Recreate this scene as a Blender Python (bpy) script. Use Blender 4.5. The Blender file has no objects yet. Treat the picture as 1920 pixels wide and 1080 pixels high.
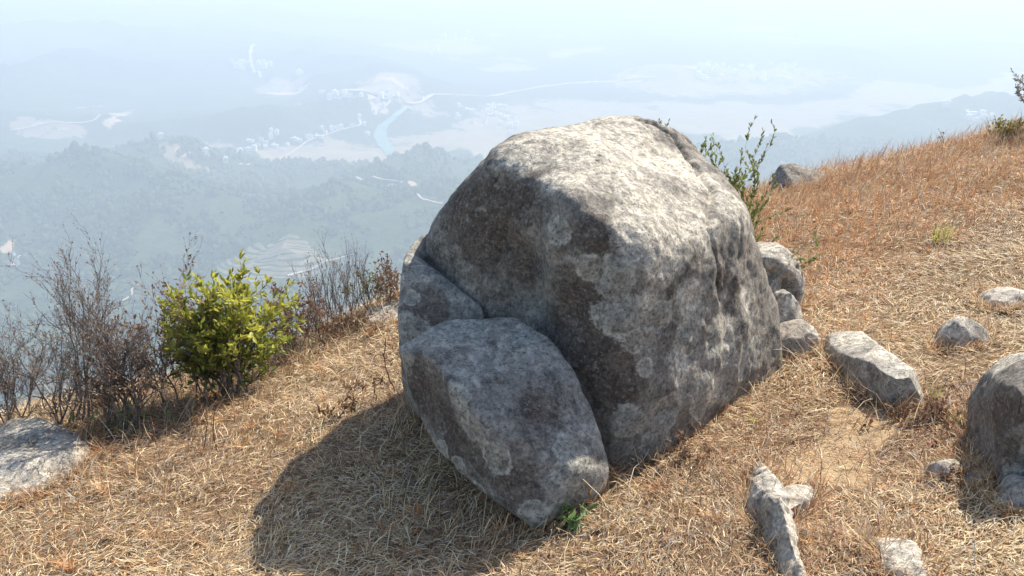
import bpy, bmesh, math, random
import numpy as np
from mathutils import Vector

# ------------------------------------------------------------------ camera, world, sun, exposure
PITCH = math.radians(20.0)
FPX = 1884.0                      # focal length in photo pixels (1920 wide)
CAMZ = 1.6
SUN_AZ = math.radians(39.0)       # clockwise from +Y (the view direction) towards +X
SUN_EL = math.radians(43.0)
SC = bpy.context.scene
COL = SC.collection
cam_d = bpy.data.cameras.new('camera'); cam = bpy.data.objects.new('camera', cam_d); COL.objects.link(cam)
cam.location = (0, 0, CAMZ); cam.rotation_euler = (math.radians(90) - PITCH, 0, 0)
cam_d.sensor_width = 36.0; cam_d.lens = 36.0 * FPX / 1920.0
cam_d.clip_start = 0.05; cam_d.clip_end = 120000.0
SC.camera = cam
world = bpy.data.worlds.new('World'); SC.world = world; world.use_nodes = True
wn = world.node_tree.nodes; wl = world.node_tree.links
wn.clear()
sky = wn.new('ShaderNodeTexSky'); sky.sky_type = 'NISHITA'; sky.sun_disc = False
sky.sun_elevation = SUN_EL; sky.sun_rotation = SUN_AZ
sky.altitude = 900.0; sky.air_density = 1.0; sky.dust_density = 2.0; sky.ozone_density = 1.0
bg = wn.new('ShaderNodeBackground'); bg.inputs['Strength'].default_value = 0.15
wo = wn.new('ShaderNodeOutputWorld')
wl.new(sky.outputs[0], bg.inputs[0]); wl.new(bg.outputs[0], wo.inputs[0])
sun_d = bpy.data.lights.new('sun', 'SUN'); sun = bpy.data.objects.new('sun', sun_d); COL.objects.link(sun)
sun_d.energy = 4.6; sun_d.angle = math.radians(0.6); sun_d.color = (1.0, 0.95, 0.86)
sdir = Vector((math.sin(SUN_AZ) * math.cos(SUN_EL), math.cos(SUN_AZ) * math.cos(SUN_EL), math.sin(SUN_EL)))
sun.rotation_euler = (-sdir).to_track_quat('-Z', 'Y').to_euler()
sun.location = (4, 4, 6)
SC.view_settings.view_transform = 'Standard'; SC.view_settings.look = 'None'
SC.view_settings.gamma = 1.0; SC.view_settings.use_curve_mapping = False
SC.view_settings.exposure = 0.86
SC.render.engine = 'CYCLES'
SC.cycles.use_denoising = True
SC.cycles.max_bounces = 6; SC.cycles.diffuse_bounces = 3; SC.cycles.volume_bounces = 3
SC.cycles.transparent_max_bounces = 8

rng = np.random.default_rng(7)
random.seed(7)
HAZE_DENSITY = 0.00037

# ------------------------------------------------------------------ noise
def _hash(ix, iy, iz, seed):
    h = (ix * 374761393 + iy * 668265263 + iz * 2147483647 + seed * 144665) & 0xFFFFFFFF
    h = ((h ^ (h >> 13)) * 1274126177) & 0xFFFFFFFF
    h = ((h ^ (h >> 15)) * 2246822519) & 0xFFFFFFFF
    return ((h ^ (h >> 16)) & 0xFFFFFF) / float(0xFFFFFF) * 2.0 - 1.0
def vnoise(x, y, z, seed=0):
    xi = np.floor(x).astype(np.int64); yi = np.floor(y).astype(np.int64); zi = np.floor(z).astype(np.int64)
    fx = x - xi; fy = y - yi; fz = z - zi
    u = fx * fx * fx * (fx * (fx * 6 - 15) + 10); v = fy * fy * fy * (fy * (fy * 6 - 15) + 10); w = fz * fz * fz * (fz * (fz * 6 - 15) + 10)
    def c(a, b, d): return _hash(xi + a, yi + b, zi + d, seed)
    x00 = c(0,0,0) * (1-u) + c(1,0,0) * u; x10 = c(0,1,0) * (1-u) + c(1,1,0) * u
    x01 = c(0,0,1) * (1-u) + c(1,0,1) * u; x11 = c(0,1,1) * (1-u) + c(1,1,1) * u
    return (x00 * (1-v) + x10 * v) * (1-w) + (x01 * (1-v) + x11 * v) * w
def fbm(x, y, z, octaves=4, seed=0, gain=0.5):
    a = 1.0; s = 0.0; n = 0.0; f = 1.0
    for o in range(octaves):
        s = s + a * vnoise(x * f + 13.7 * o, y * f + 7.1 * o, z * f + 3.3 * o, seed + o); n += a; a *= gain; f *= 2.03
    return s / n
def ridged(x, y, octaves=4, seed=0):
    a = 1.0; s = 0.0; n = 0.0; f = 1.0
    for o in range(octaves):
        s = s + a * (1.0 - np.abs(vnoise(x * f, y * f, 0 * x + o * 5.5, seed + o)) * 1.6); n += a; a *= 0.5; f *= 2.1
    return s / n
def sstep(a, b, x):
    t = np.clip((x - a) / (b - a), 0, 1); return t * t * (3 - 2 * t)

# ------------------------------------------------------------------ where a photo pixel points to
CP, SP = math.cos(PITCH), math.sin(PITCH)
def ray(px, py):
    u = (px - 960.0) / FPX; v = (540.0 - py) / FPX
    return u, CP + v * SP, -SP + v * CP
def at(px, py, Y):
    dx, dy, dz = ray(px, py); t = Y / dy
    return np.array([dx * t, Y, CAMZ + dz * t])
def project(P):
    P = np.asarray(P, float); x = P[..., 0]; y = P[..., 1]; z = P[..., 2] - CAMZ
    d = y * CP - z * SP; up = y * SP + z * CP
    return 960 + FPX * x / d, 540 - FPX * up / d

# ------------------------------------------------------------------ hilltop and valley heights
def plane(x, y): return 0.13 * x - 0.06 * y
HOR = [(-500, 960), (-150, 850), (0, 805), (150, 775), (300, 735), (420, 700), (600, 630), (740, 570), (1000, 500), (1250, 425), (1400, 378), (1545, 338), (1700, 296), (1800, 272), (1920, 243), (2100, 205)]
ex, ey = [], []
for px, py in HOR:
    dx, dy, dz = ray(px, py)
    t = CAMZ / (0.13 * dx - 0.06 * dy - dz); ex.append(dx * t); ey.append(dy * t)
ex = np.array([-30.0] + ex + [40.0]); ey = np.array([ey[0] - 16.0] + ey + [ey[-1] + 16.0])
def own(x, y):
    s = -0.57 * x + 0.82 * y; t = 0.82 * x + 0.57 * y
    s = s + 0.16 * np.abs(s) * vnoise(t / 260.0, s / 900.0, 0 * s, 5)
    f = np.where(s > 0, np.exp(-np.maximum(s, 0) / 620.0), np.exp(-np.maximum(-s - 40, 0) / 900.0))
    return 700.0 * f * np.exp(-(t / 3500.0) ** 2)
def segdist(x, y, pts):
    best = np.full(np.shape(x), 1e12); val = np.zeros(np.shape(x))
    for (x0, y0, h0), (x1, y1, h1) in zip(pts[:-1], pts[1:]):
        vx, vy = x1 - x0, y1 - y0; t = np.clip(((x - x0) * vx + (y - y0) * vy) / (vx * vx + vy * vy), 0, 1)
        d = np.hypot(x - x0 - t * vx, y - y0 - t * vy); m = d < best
        best = np.where(m, d, best); val = np.where(m, h0 + t * (h1 - h0), val)
    return best, val
FORE = [(-2600, 2850, 120), (-1350, 2720, 90), (-800, 2660, 80), (-330, 2660, 76), (-120, 2680, 60), (60, 2700, 42), (300, 2720, 28), (900, 2700, 25), (1600, 2800, 30)]
VALLEY = [(-1500, 2950, 250), (-700, 3050, 260), (-150, 3250, 420), (500, 3700, 620), (1700, 4300, 430), (6000, 7000, 480)]
def valley_z(x, y):
    x = np.asarray(x, float); y = np.asarray(y, float)
    r = np.hypot(x, y)
    wx = x + 90 * vnoise(x / 300, y / 300, 0 * x, 11); wy = y + 90 * vnoise(x / 300, y / 300, 0 * x + 9, 12)
    d, h = segdist(wx, wy, FORE)
    spur = 1.0 + 0.55 * vnoise(wx / 170.0, wy / 620.0, 0 * x, 21)
    fore = h * np.exp(-(d / (330.0 * spur)) ** 2) * (1 + 0.42 * fbm(wx / 190, wy / 260, 0 * x, 4, 31))
    dv, wv = segdist(x, y, VALLEY)
    hm = sstep(0.8, 1.7, dv / wv) * (1 - np.exp(-(r / 1900.0) ** 4))
    hills = hm * (30 + 260 * np.clip(ridged(wx / 1300.0, wy / 1300.0, 4, 41) - 0.3, 0, 2)) * (1.0 - 0.65 * sstep(3600, 6500, r) * sstep(-2600, -300, x))
    o = own(x, y)
    low = 5 * fbm(x / 120, y / 120, 0 * x, 3, 51) * sstep(300, 900, r)
    rough = (28 * fbm(x / 140, y / 140, 0 * x, 3, 55)) * np.clip(o / 250.0, 0, 1) * sstep(60, 500, r)
    near = 62 * np.clip(ridged(wx / 520.0, wy / 520.0, 4, 45) - 0.35, 0, 2) * sstep(700, 1400, r) * sstep(2700, 2200, r)
    return -700.0 + o + np.maximum(fore, hills) + near + low + rough
def ground_z(x, y):
    x = np.asarray(x, float); y = np.asarray(y, float)
    ye = np.interp(x, ex, ey)
    d = (y - ye - 0.1) * 0.82
    drop = np.where(d > 0, 0.85 * (np.sqrt(d * d + 0.45 ** 2) - 0.45), 0)
    b = 0.035 * fbm(x * 0.9, y * 0.9, 0 * x, 3, 61) + 0.012 * vnoise(x * 4, y * 4, 0 * x, 62)
    z = plane(x, y) + b - drop
    r = np.hypot(x, y); k = sstep(13.0, 20.0, r)
    return z * (1 - k) + (valley_z(x, y) + 0.1) * k
def on_ground(px, py):
    dx, dy, dz = ray(px, py)
    ts = np.linspace(1.0, 16.0, 3000); zz = CAMZ + dz * ts - ground_z(dx * ts, dy * ts)
    i = np.argmax(zz < 0)
    if zz[i] >= 0: i = len(ts) - 1
    return np.array([dx * ts[i], dy * ts[i], float(ground_z(dx * ts[i], dy * ts[i]))])
def gp(px, py, h=0.0):
    dx, dy, dz = ray(px, py)
    ts = np.linspace(1.0, 14.0, 4000); zz = CAMZ + dz * ts - ground_z(dx * ts, dy * ts) - h
    i = int(np.argmax(zz < 0)); i = i if zz[i] < 0 else len(ts) - 1
    return np.array([dx * ts[i], dy * ts[i], CAMZ + dz * ts[i]])
def on_valley(px, py):
    dx, dy, dz = ray(px, py)
    ts = np.geomspace(200.0, 38000.0, 2500); zz = CAMZ + dz * ts - valley_z(dx * ts, dy * ts)
    i = int(np.argmax(zz < 0))
    if zz[i] >= 0: i = len(ts) - 1
    lo, hi = ts[max(i - 1, 0)], ts[i]
    ts = np.linspace(lo, hi, 60); zz = CAMZ + dz * ts - valley_z(dx * ts, dy * ts); i = int(np.argmax(zz < 0))
    return np.array([dx * ts[i], dy * ts[i], float(valley_z(dx * ts[i], dy * ts[i]))])

# ------------------------------------------------------------------ object helpers
def tag(o, label=None, cat=None, group=None, kind=None):
    if label: o['label'] = label
    if cat: o['category'] = cat
    if group: o['group'] = group
    if kind: o['kind'] = kind
    return o
def empty(name, loc):
    o = bpy.data.objects.new(name, None); COL.objects.link(o); o.location = loc; o.empty_display_size = 0.1; return o
def mesh_np(name, V, F, mat=None, parent=None, smooth=True, attrs=None):
    """V (n,3); F list of arrays (m,k)"""
    V = np.asarray(V, np.float32)
    me = bpy.data.meshes.new(name)
    if not isinstance(F, list): F = [F]
    F = [np.asarray(f, np.int32) for f in F if len(f)]
    me.vertices.add(len(V)); me.vertices.foreach_set('co', V.ravel())
    nl = sum(f.size for f in F); npoly = sum(len(f) for f in F)
    me.loops.add(nl); me.polygons.add(npoly)
    me.loops.foreach_set('vertex_index', np.concatenate([f.ravel() for f in F]))
    tot = np.concatenate([np.full(len(f), f.shape[1], np.int32) for f in F])
    st = np.concatenate([[0], np.cumsum(tot)[:-1]]).astype(np.int32)
    me.polygons.foreach_set('loop_start', st)
    me.update(calc_edges=True); me.validate()
    if smooth: me.polygons.foreach_set('use_smooth', np.ones(npoly, bool))
    for k, a in (attrs or {}).items():
        a = np.asarray(a, np.float32)
        if a.ndim == 1:
            at_ = me.attributes.new(k, 'FLOAT', 'POINT'); at_.data.foreach_set('value', a)
        else:
            if a.shape[1] == 3: a = np.concatenate([a, np.ones((len(a), 1), np.float32)], 1)
            at_ = me.attributes.new(k, 'FLOAT_COLOR', 'POINT'); at_.data.foreach_set('color', a.ravel())
    o = bpy.data.objects.new(name, me); COL.objects.link(o)
    if mat: me.materials.append(mat)
    if parent is not None:
        o.parent = parent
        me.vertices.foreach_set('co', (V - np.array(parent.location, np.float32)).ravel()); me.update()
    return o
def tubes(polys, sides=4):
    """polys: list of (points (n,3), radii (n))"""
    Vs, Fs = [], []; off = 0
    ang = np.arange(sides) * 2 * math.pi / sides
    for P, R in polys:
        P = np.asarray(P, float); n = len(P)
        T = np.gradient(P, axis=0); T /= np.linalg.norm(T, axis=1, keepdims=True) + 1e-9
        ref = np.where(np.abs(T[:, 2:3]) > 0.9, np.array([[1.0, 0, 0]]), np.array([[0, 0, 1.0]]))
        A = np.cross(T, ref); A /= np.linalg.norm(A, axis=1, keepdims=True) + 1e-9; B = np.cross(T, A)
        R = np.asarray(R, float)[:, None, None]
        ring = P[:, None, :] + R * (np.cos(ang)[None, :, None] * A[:, None, :] + np.sin(ang)[None, :, None] * B[:, None, :])
        Vs.append(ring.reshape(-1, 3))
        i = np.arange(n - 1)[:, None] * sides; j = np.arange(sides)[None, :]; k = (j + 1) % sides
        Fs.append(np.stack([off + i + j, off + i + k, off + i + sides + k, off + i + sides + j], -1).reshape(-1, 4))
        off += n * sides
    return np.concatenate(Vs), np.concatenate(Fs)

# ------------------------------------------------------------------ materials
def newmat(name):
    m = bpy.data.materials.new(name); m.use_nodes = True
    nt = m.node_tree; nt.nodes.clear()
    out = nt.nodes.new('ShaderNodeOutputMaterial'); b = nt.nodes.new('ShaderNodeBsdfPrincipled')
    nt.links.new(b.outputs[0], out.inputs[0])
    b.inputs['Roughness'].default_value = 0.85; b.inputs['Specular IOR Level'].default_value = 0.25
    return m, nt, b, out
class NT:
    def __init__(s, nt): s.nt = nt
    def n(s, t, **k):
        o = s.nt.nodes.new(t)
        for a, v in k.items(): setattr(o, a, v)
        return o
    def l(s, a, b): s.nt.links.new(a, b)
    def noise(s, vec, scale, detail=4, rough=0.55, dist=0.0):
        o = s.n('ShaderNodeTexNoise'); o.inputs['Scale'].default_value = scale; o.inputs['Detail'].default_value = detail
        o.inputs['Roughness'].default_value = rough; o.inputs['Distortion'].default_value = dist
        if vec is not None: s.l(vec, o.inputs['Vector'])
        return o.outputs['Fac']
    def ramp(s, fac, stops):
        o = s.n('ShaderNodeValToRGB'); e = o.color_ramp.elements
        while len(e) < len(stops): e.new(0.5)
        for el, (p, c) in zip(e, stops): el.position = p; el.color = (c[0], c[1], c[2], 1) if not isinstance(c, float) else (c, c, c, 1)
        s.l(fac, o.inputs[0]); return o.outputs[0]
    def mix(s, fac, a, b, mode='MIX'):
        o = s.n('ShaderNodeMix', data_type='RGBA', blend_type=mode)
        for sock, v in ((o.inputs[0], fac), (o.inputs[6], a), (o.inputs[7], b)):
            if isinstance(v, (int, float)): sock.default_value = v
            elif isinstance(v, tuple): sock.default_value = (*v, 1)
            else: s.l(v, sock)
        return o.outputs[2]
    def math(s, op, a, b=None, c=None):
        o = s.n('ShaderNodeMath', operation=op)
        for sock, v in zip(o.inputs, (a, b, c)):
            if v is None: continue
            if isinstance(v, (int, float)): sock.default_value = v
            else: s.l(v, sock)
        return o.outputs[0]
    def attr(s, name): return s.n('ShaderNodeAttribute', attribute_name=name)
    def bump(s, h, strength, dist, prev=None):
        o = s.n('ShaderNodeBump'); o.inputs['Strength'].default_value = strength; o.inputs['Distance'].default_value = dist
        s.l(h, o.inputs['Height'])
        if prev is not None: s.l(prev, o.inputs['Normal'])
        return o.outputs[0]

def rock_mat(name, light=(0.32, 0.295, 0.26), mid=(0.18, 0.163, 0.143), dark=(0.05, 0.044, 0.04), brown=(0.105, 0.066, 0.044), brown_amt=0.5, lichen_cover=0.5, seed=0.0):
    m, nt, b, out = newmat(name); N = NT(nt)
    geo = N.n('ShaderNodeNewGeometry'); pos = N.n('ShaderNodeVectorMath', operation='ADD'); N.l(geo.outputs['Position'], pos.inputs[0]); pos.inputs[1].default_value = (seed, seed * 0.7, seed * 1.3)
    P = pos.outputs[0]
    big = N.noise(P, 2.6, 5, 0.6, 0.4); medn = N.noise(P, 9.0, 6, 0.65); fine = N.noise(P, 85.0, 5, 0.75); vfine = N.noise(P, 240.0, 3, 0.75)
    base = N.mix(N.ramp(medn, [(0.36, 0.0), (0.64, 1.0)]), mid, light)
    base = N.mix(N.math('MULTIPLY', N.ramp(big, [(0.42, 0.0), (0.62, 1.0)]), brown_amt), base, brown)
    dk = N.noise(P, 5.0, 7, 0.7, 0.8)
    base = N.mix(N.math('MULTIPLY', N.ramp(dk, [(0.50, 0.0), (0.60, 1.0)]), 0.62), base, dark)
    # painted dark field: rock stains, and shade on the jagged stone's left side
    st = N.attr('stain_shade').outputs['Fac']
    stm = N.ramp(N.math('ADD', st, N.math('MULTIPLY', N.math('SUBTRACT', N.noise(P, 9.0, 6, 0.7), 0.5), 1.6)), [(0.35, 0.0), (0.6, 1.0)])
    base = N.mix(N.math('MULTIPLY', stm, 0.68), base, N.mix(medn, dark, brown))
    # lichen rosettes: brushed fields plus scattered small ones
    lf = N.attr('lichen').outputs['Fac']
    ln = N.math('ADD', N.math('MULTIPLY', N.math('SUBTRACT', N.noise(P, 7.0, 3, 0.5), 0.5), 0.75), N.math('MULTIPLY', N.math('SUBTRACT', N.noise(P, 28.0, 5, 0.7), 0.5), 0.5))
    lsum = N.math('ADD', N.math('MULTIPLY', lf, 1.05), ln)
    lm = N.ramp(lsum, [(0.30, 0.0), (0.38, 1.0)])
    rim = N.ramp(lsum, [(0.30, 0.0), (0.34, 1.0), (0.46, 1.0), (0.56, 0.0)])
    lcol = N.mix(N.ramp(fine, [(0.38, 0.0), (0.62, 1.0)]), (0.28, 0.275, 0.245), (0.46, 0.45, 0.40))
    lcol = N.mix(N.math('MULTIPLY', rim, 0.4), lcol, (0.44, 0.43, 0.39))
    base = N.mix(N.math('MULTIPLY', lm, N.math('ADD', 0.58, N.math('MULTIPLY', rim, 0.34))), base, lcol)
    vo = N.n('ShaderNodeTexVoronoi'); vo.inputs['Scale'].default_value = 11.0; vo.inputs['Randomness'].default_value = 1.0
    wv = N.n('ShaderNodeVectorMath', operation='ADD'); N.l(P, wv.inputs[0])
    nz = N.n('ShaderNodeTexNoise'); nz.inputs['Scale'].default_value = 14.0; N.l(P, nz.inputs['Vector'])
    sc = N.n('ShaderNodeVectorMath', operation='SCALE'); N.l(nz.outputs['Color'], sc.inputs[0]); sc.inputs['Scale'].default_value = 0.13; N.l(sc.outputs[0], wv.inputs[1])
    N.l(wv.outputs[0], vo.inputs['Vector'])
    sep = N.n('ShaderNodeSeparateColor'); N.l(vo.outputs['Color'], sep.inputs[0])
    on = N.math('GREATER_THAN', sep.outputs[0], 1.0 - lichen_cover)
    vd = N.math('ADD', vo.outputs['Distance'], N.math('MULTIPLY', sep.outputs[1], 0.25))
    disc = N.math('MULTIPLY', N.ramp(vd, [(0.40, 1.0), (0.46, 0.0)]), on)
    base = N.mix(N.math('MULTIPLY', disc, 0.38), base, lcol)
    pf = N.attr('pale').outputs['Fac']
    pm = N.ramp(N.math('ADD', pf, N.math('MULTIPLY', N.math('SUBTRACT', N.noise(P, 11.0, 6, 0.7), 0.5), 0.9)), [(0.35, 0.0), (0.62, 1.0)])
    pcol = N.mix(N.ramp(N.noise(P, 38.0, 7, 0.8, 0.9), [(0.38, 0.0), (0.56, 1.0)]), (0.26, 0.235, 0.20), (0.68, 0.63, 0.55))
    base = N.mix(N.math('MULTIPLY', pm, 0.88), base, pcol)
    grit = N.noise(P, 34.0, 8, 0.8, 0.5)
    base = N.mix(0.75, base, N.ramp(grit, [(0.38, (0.42, 0.40, 0.38)), (0.5, (0.95, 0.92, 0.86)), (0.62, (1.75, 1.66, 1.50))]), 'MULTIPLY')
    base = N.mix(1.0, base, (1.09, 1.06, 1.0), 'MULTIPLY')
    # crystal speckle
    base = N.mix(N.math('MULTIPLY', N.ramp(fine, [(0.565, 0.0), (0.605, 1.0)]), 0.42), base, (0.46, 0.435, 0.39))
    base = N.mix(N.math('MULTIPLY', N.ramp(fine, [(0.40, 1.0), (0.44, 0.0)]), 0.6), base, (0.035, 0.033, 0.032))
    base = N.mix(N.math('MULTIPLY', N.ramp(vfine, [(0.60, 0.0), (0.70, 1.0)]), 0.4), base, (0.58, 0.57, 0.54))
    nt.links.new(base, b.inputs['Base Color'])
    b.inputs['Roughness'].default_value = 0.82
    h = N.math('ADD', N.math('MULTIPLY', grit, 0.9), N.math('ADD', N.math('MULTIPLY', fine, 0.5), N.math('MULTIPLY', vfine, 0.3)))
    bn = N.bump(medn, 0.4, 0.03); bn = N.bump(h, 0.85, 0.014, bn)
    nt.links.new(bn, b.inputs['Normal'])
    return m
def attr_mat(name, rough=0.8, spec=0.2, trans=0.0, vary=0.0, scale=60.0):
    m, nt, b, out = newmat(name); N = NT(nt)
    c = N.attr('col').outputs['Color']
    if vary:
        geo = N.n('ShaderNodeNewGeometry')
        c = N.mix(vary, c, N.mix(N.noise(geo.outputs['Position'], scale, 3), (0.25, 0.25, 0.25), (1.0, 1.0, 1.0)), 'MULTIPLY')
    nt.links.new(c, b.inputs['Base Color']); b.inputs['Roughness'].default_value = rough; b.inputs['Specular IOR Level'].default_value = spec
    if trans > 0:
        t = N.n('ShaderNodeBsdfTranslucent'); nt.links.new(c, t.inputs[0]); ms = N.n('ShaderNodeMixShader'); ms.inputs[0].default_value = trans
        nt.links.new(b.outputs[0], ms.inputs[1]); nt.links.new(t.outputs[0], ms.inputs[2]); nt.links.new(ms.outputs[0], out.inputs[0])
    return m
def plain_mat(name, col, col2=None, scale=8.0, rough=0.8, spec=0.2, trans=0.0):
    m, nt, b, out = newmat(name); N = NT(nt)
    geo = N.n('ShaderNodeNewGeometry')
    c = N.mix(N.ramp(N.noise(geo.outputs['Position'], scale, 4), [(0.35, 0.0), (0.65, 1.0)]), col, col2 or tuple(x * 0.7 for x in col))
    nt.links.new(c, b.inputs['Base Color']); b.inputs['Roughness'].default_value = rough; b.inputs['Specular IOR Level'].default_value = spec
    if trans > 0:
        t = N.n('ShaderNodeBsdfTranslucent'); nt.links.new(c, t.inputs[0]); ms = N.n('ShaderNodeMixShader'); ms.inputs[0].default_value = trans
        nt.links.new(b.outputs[0], ms.inputs[1]); nt.links.new(t.outputs[0], ms.inputs[2]); nt.links.new(ms.outputs[0], out.inputs[0])
    return m
M = {}

# ------------------------------------------------------------------ valley terrain (one sheet to the horizon)
def terrain():
    az = np.concatenate([np.linspace(-180, -48, 34)[:-1], np.linspace(-48, 48, 520), np.linspace(48, 180, 34)[1:-1]])
    az = np.radians(az)
    rr = np.concatenate([[7.0, 9.5], np.geomspace(12.0, 600.0, 70), np.geomspace(620.0, 12000.0, 270), np.geomspace(12600.0, 42000.0, 40)])
    A, Rr = np.meshgrid(az, rr); X = Rr * np.sin(A); Y = Rr * np.cos(A)
    Z = valley_z(X, Y)
    Z = np.where(Rr < 20.5, np.minimum(Z, ground_z(X, Y)) - 0.25 - (Rr < 12) * 3.0, Z)
    na, nr = len(az), len(rr)
    V = np.stack([X, Y, Z], -1).reshape(-1, 3)
    i = np.arange(nr - 1)[:, None] * na; j = np.arange(na)[None, :]; k = (j + 1) % na
    F = np.stack([i + j, i + k, i + na + k, i + na + j], -1).reshape(-1, 4)[:, ::-1]
    # land cover: 0 forest .. 1 fields, and bare earth
    x, y = V[:, 0], V[:, 1]; r = np.hypot(x, y); h = V[:, 2] + 700 - own(x, y)
    dv, wv = segdist(x, y, VALLEY)
    nse = fbm(x / 420, y / 420, 0 * x, 4, 71)
    field = sstep(0.18, 0.42, (1.15 - dv / wv) * 0.6 + 0.65 * nse) * sstep(30, 10, h)
    field = np.maximum(field, sstep(0.28, 0.5, nse + 0.1) * sstep(45, 15, h) * sstep(2000, 3200, r) * 0.8)
    bare = np.zeros(len(V))
    def patch(px, py, rx, ry, target, amt=1.0):
        c = on_valley(px, py)
        d = np.hypot((x - c[0]) / rx, (y - c[1]) / ry) + 0.35 * vnoise(x / (rx * 0.5), y / (rx * 0.5), 0 * x, 77)
        target[:] = np.maximum(target, amt * sstep(1.35, 0.45, d))
    for a in [(620, 280, 150, 150), (560, 292, 90, 60), (790, 262, 130, 130), (850, 250, 110, 90), (520, 160, 160, 160), (1000, 215, 260, 200), (1080, 200, 260, 200), (720, 160, 200, 200), (330, 290, 70, 50), (400, 275, 90, 50), (90, 240, 120, 60), (820, 90, 400, 400), (1400, 140, 700, 350), (1250, 215, 180, 130), (1340, 240, 120, 90)]: patch(*a, field, 0.72)
    for a in [(725, 353, 38, 16), (772, 348, 14, 22), (230, 214, 60, 50), (360, 296, 40, 18), (890, 283, 40, 16), (215, 222, 40, 60), (15, 462, 16, 40), (95, 240, 70, 20), (540, 175, 120, 50), (710, 195, 60, 40), (1180, 150, 140, 50), (1320, 128, 120, 60), (720, 145, 120, 40), (1470, 300, 30, 14)]: patch(*a, bare, 0.72)
    m, nt, b, out = newmat('valley_land'); N = NT(nt)
    geo = N.n('ShaderNodeNewGeometry'); P = geo.outputs['Position']
    n1 = N.noise(P, 0.004, 6, 0.65); n2 = N.noise(P, 0.022, 6, 0.75); n3 = N.noise(P, 0.09, 3, 0.7)
    fo = N.mix(N.ramp(n2, [(0.35, 0.0), (0.65, 1.0)]), (0.028, 0.050, 0.020), (0.085, 0.115, 0.036))
    fo = N.mix(N.ramp(n1, [(0.5, 0.0), (0.68, 1.0)]), fo, (0.10, 0.11, 0.055))
    fo = N.mix(N.math('MULTIPLY', N.ramp(n3, [(0.4, 1.0), (0.55, 0.0)]), 0.55), fo, (0.012, 0.022, 0.013))
    vo = N.n('ShaderNodeTexVoronoi'); vo.inputs['Scale'].default_value = 0.016; N.l(P, vo.inputs['Vector'])
    sep = N.n('ShaderNodeSeparateColor'); N.l(vo.outputs['Color'], sep.inputs[0])
    fi = N.mix(sep.outputs[0], (0.33, 0.235, 0.16), (0.38, 0.30, 0.20)); fi = N.mix(N.math('MULTIPLY', sep.outputs[1], 0.35), fi, (0.17, 0.20, 0.09))
    ff = N.math('ADD', N.attr('field').outputs['Fac'], N.math('MULTIPLY', N.math('SUBTRACT', n2, 0.5), 1.7))
    c = N.mix(N.ramp(ff, [(0.42, 0.0), (0.6, 1.0)]), fo, fi)
    bb = N.math('ADD', N.attr('bare').outputs['Fac'], N.math('MULTIPLY', N.math('SUBTRACT', n2, 0.5), 1.4))
    c = N.mix(N.ramp(bb, [(0.45, 0.0), (0.6, 1.0)]), c, (0.60, 0.42, 0.28))
    nt.links.new(c, b.inputs['Base Color']); b.inputs['Roughness'].default_value = 0.95; b.inputs['Specular IOR Level'].default_value = 0.0
    nt.links.new(N.bump(n2, 0.6, 14.0), b.inputs['Normal'])
    o = mesh_np('valley_terrain', V, F, m, attrs={'field': field, 'bare': bare}); tag(o, kind='structure')
    return V, F, field, bare
TV, TF, TFIELD, TBARE = terrain()

def strip(name, pix, width, mat, lift, sub=14):
    pts = np.array([on_valley(*p) for p in pix]); t = np.linspace(0, len(pts) - 1, sub * (len(pts) - 1) + 1)
    # smooth the centre line
    cx = np.interp(t, np.arange(len(pts)), pts[:, 0]); cy = np.interp(t, np.arange(len(pts)), pts[:, 1])
    ker = np.ones(9) / 9
    for _ in range(2):
        cx[4:-4] = np.convolve(cx, ker, 'valid'); cy[4:-4] = np.convolve(cy, ker, 'valid')
    tx, ty = np.gradient(cx), np.gradient(cy); ln = np.hypot(tx, ty) + 1e-9; nx, ny = -ty / ln, tx / ln
    w = np.asarray(width if np.ndim(width) else [width, width], float); w = np.interp(t, np.linspace(0, len(pts) - 1, len(w)), w) * (0.55 if name == 'road' else 1.0) * (1 + 0.25 * rng.normal(0, 0.6, len(t)))
    rows = []
    for k in (-0.5, -0.17, 0.17, 0.5):
        X, Y = cx + nx * w * k, cy + ny * w * k; rows.append(np.stack([X, Y, valley_z(X, Y) + lift], -1))
    zc = np.max([r_[:, 2] for r_ in rows], 0)
    for r_ in rows: r_[:, 2] = np.maximum(r_[:, 2], zc - 1.5)
    V = np.stack(rows, 1).reshape(-1, 3); n = len(cx)
    i = np.arange(n - 1)[:, None] * 4; j = np.arange(3)[None, :]
    F = np.stack([i + j, i + j + 1, i + 4 + j + 1, i + 4 + j], -1).reshape(-1, 4)
    return tag(mesh_np(name, V, F, mat), kind='structure')
M['road'] = plain_mat('pale_road_concrete', (0.68, 0.58, 0.47), (0.48, 0.38, 0.28), 0.03)
m, nt, b, out = newmat('river_water'); b.inputs['Base Color'].default_value = (0.16, 0.30, 0.26, 1); b.inputs['Roughness'].default_value = 0.12; b.inputs['Specular IOR Level'].default_value = 0.5; M['water'] = m
strip('road', [(450, 311), (505, 306), (540, 290), (566, 270), (600, 258), (645, 243), (680, 236), (672, 222)], 13, M['road'], 3)
strip('road', [(560, 196), (640, 190), (740, 186), (850, 179), (1000, 164), (1120, 152), (1230, 145)], 30, M['road'], 3)
strip('road', [(476, 84), (469, 105), (473, 128), (490, 148)], 28, M['road'], 4)
strip('road', [(20, 246), (70, 236), (125, 230), (190, 229), (225, 212), (255, 206)], 12, M['road'], 3)
strip('road', [(666, 333), (700, 340), (755, 345)], 8, M['road'], 4)
strip('road', [(768, 342), (775, 360), (784, 376), (815, 382), (850, 384)], 7, M['road'], 4)
strip('road', [(540, 520), (590, 506), (645, 484), (668, 478)], 6, M['road'], 4)
strip('road', [(225, 570), (250, 556), (246, 545), (262, 536)], 6, M['road'], 4)
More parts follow.
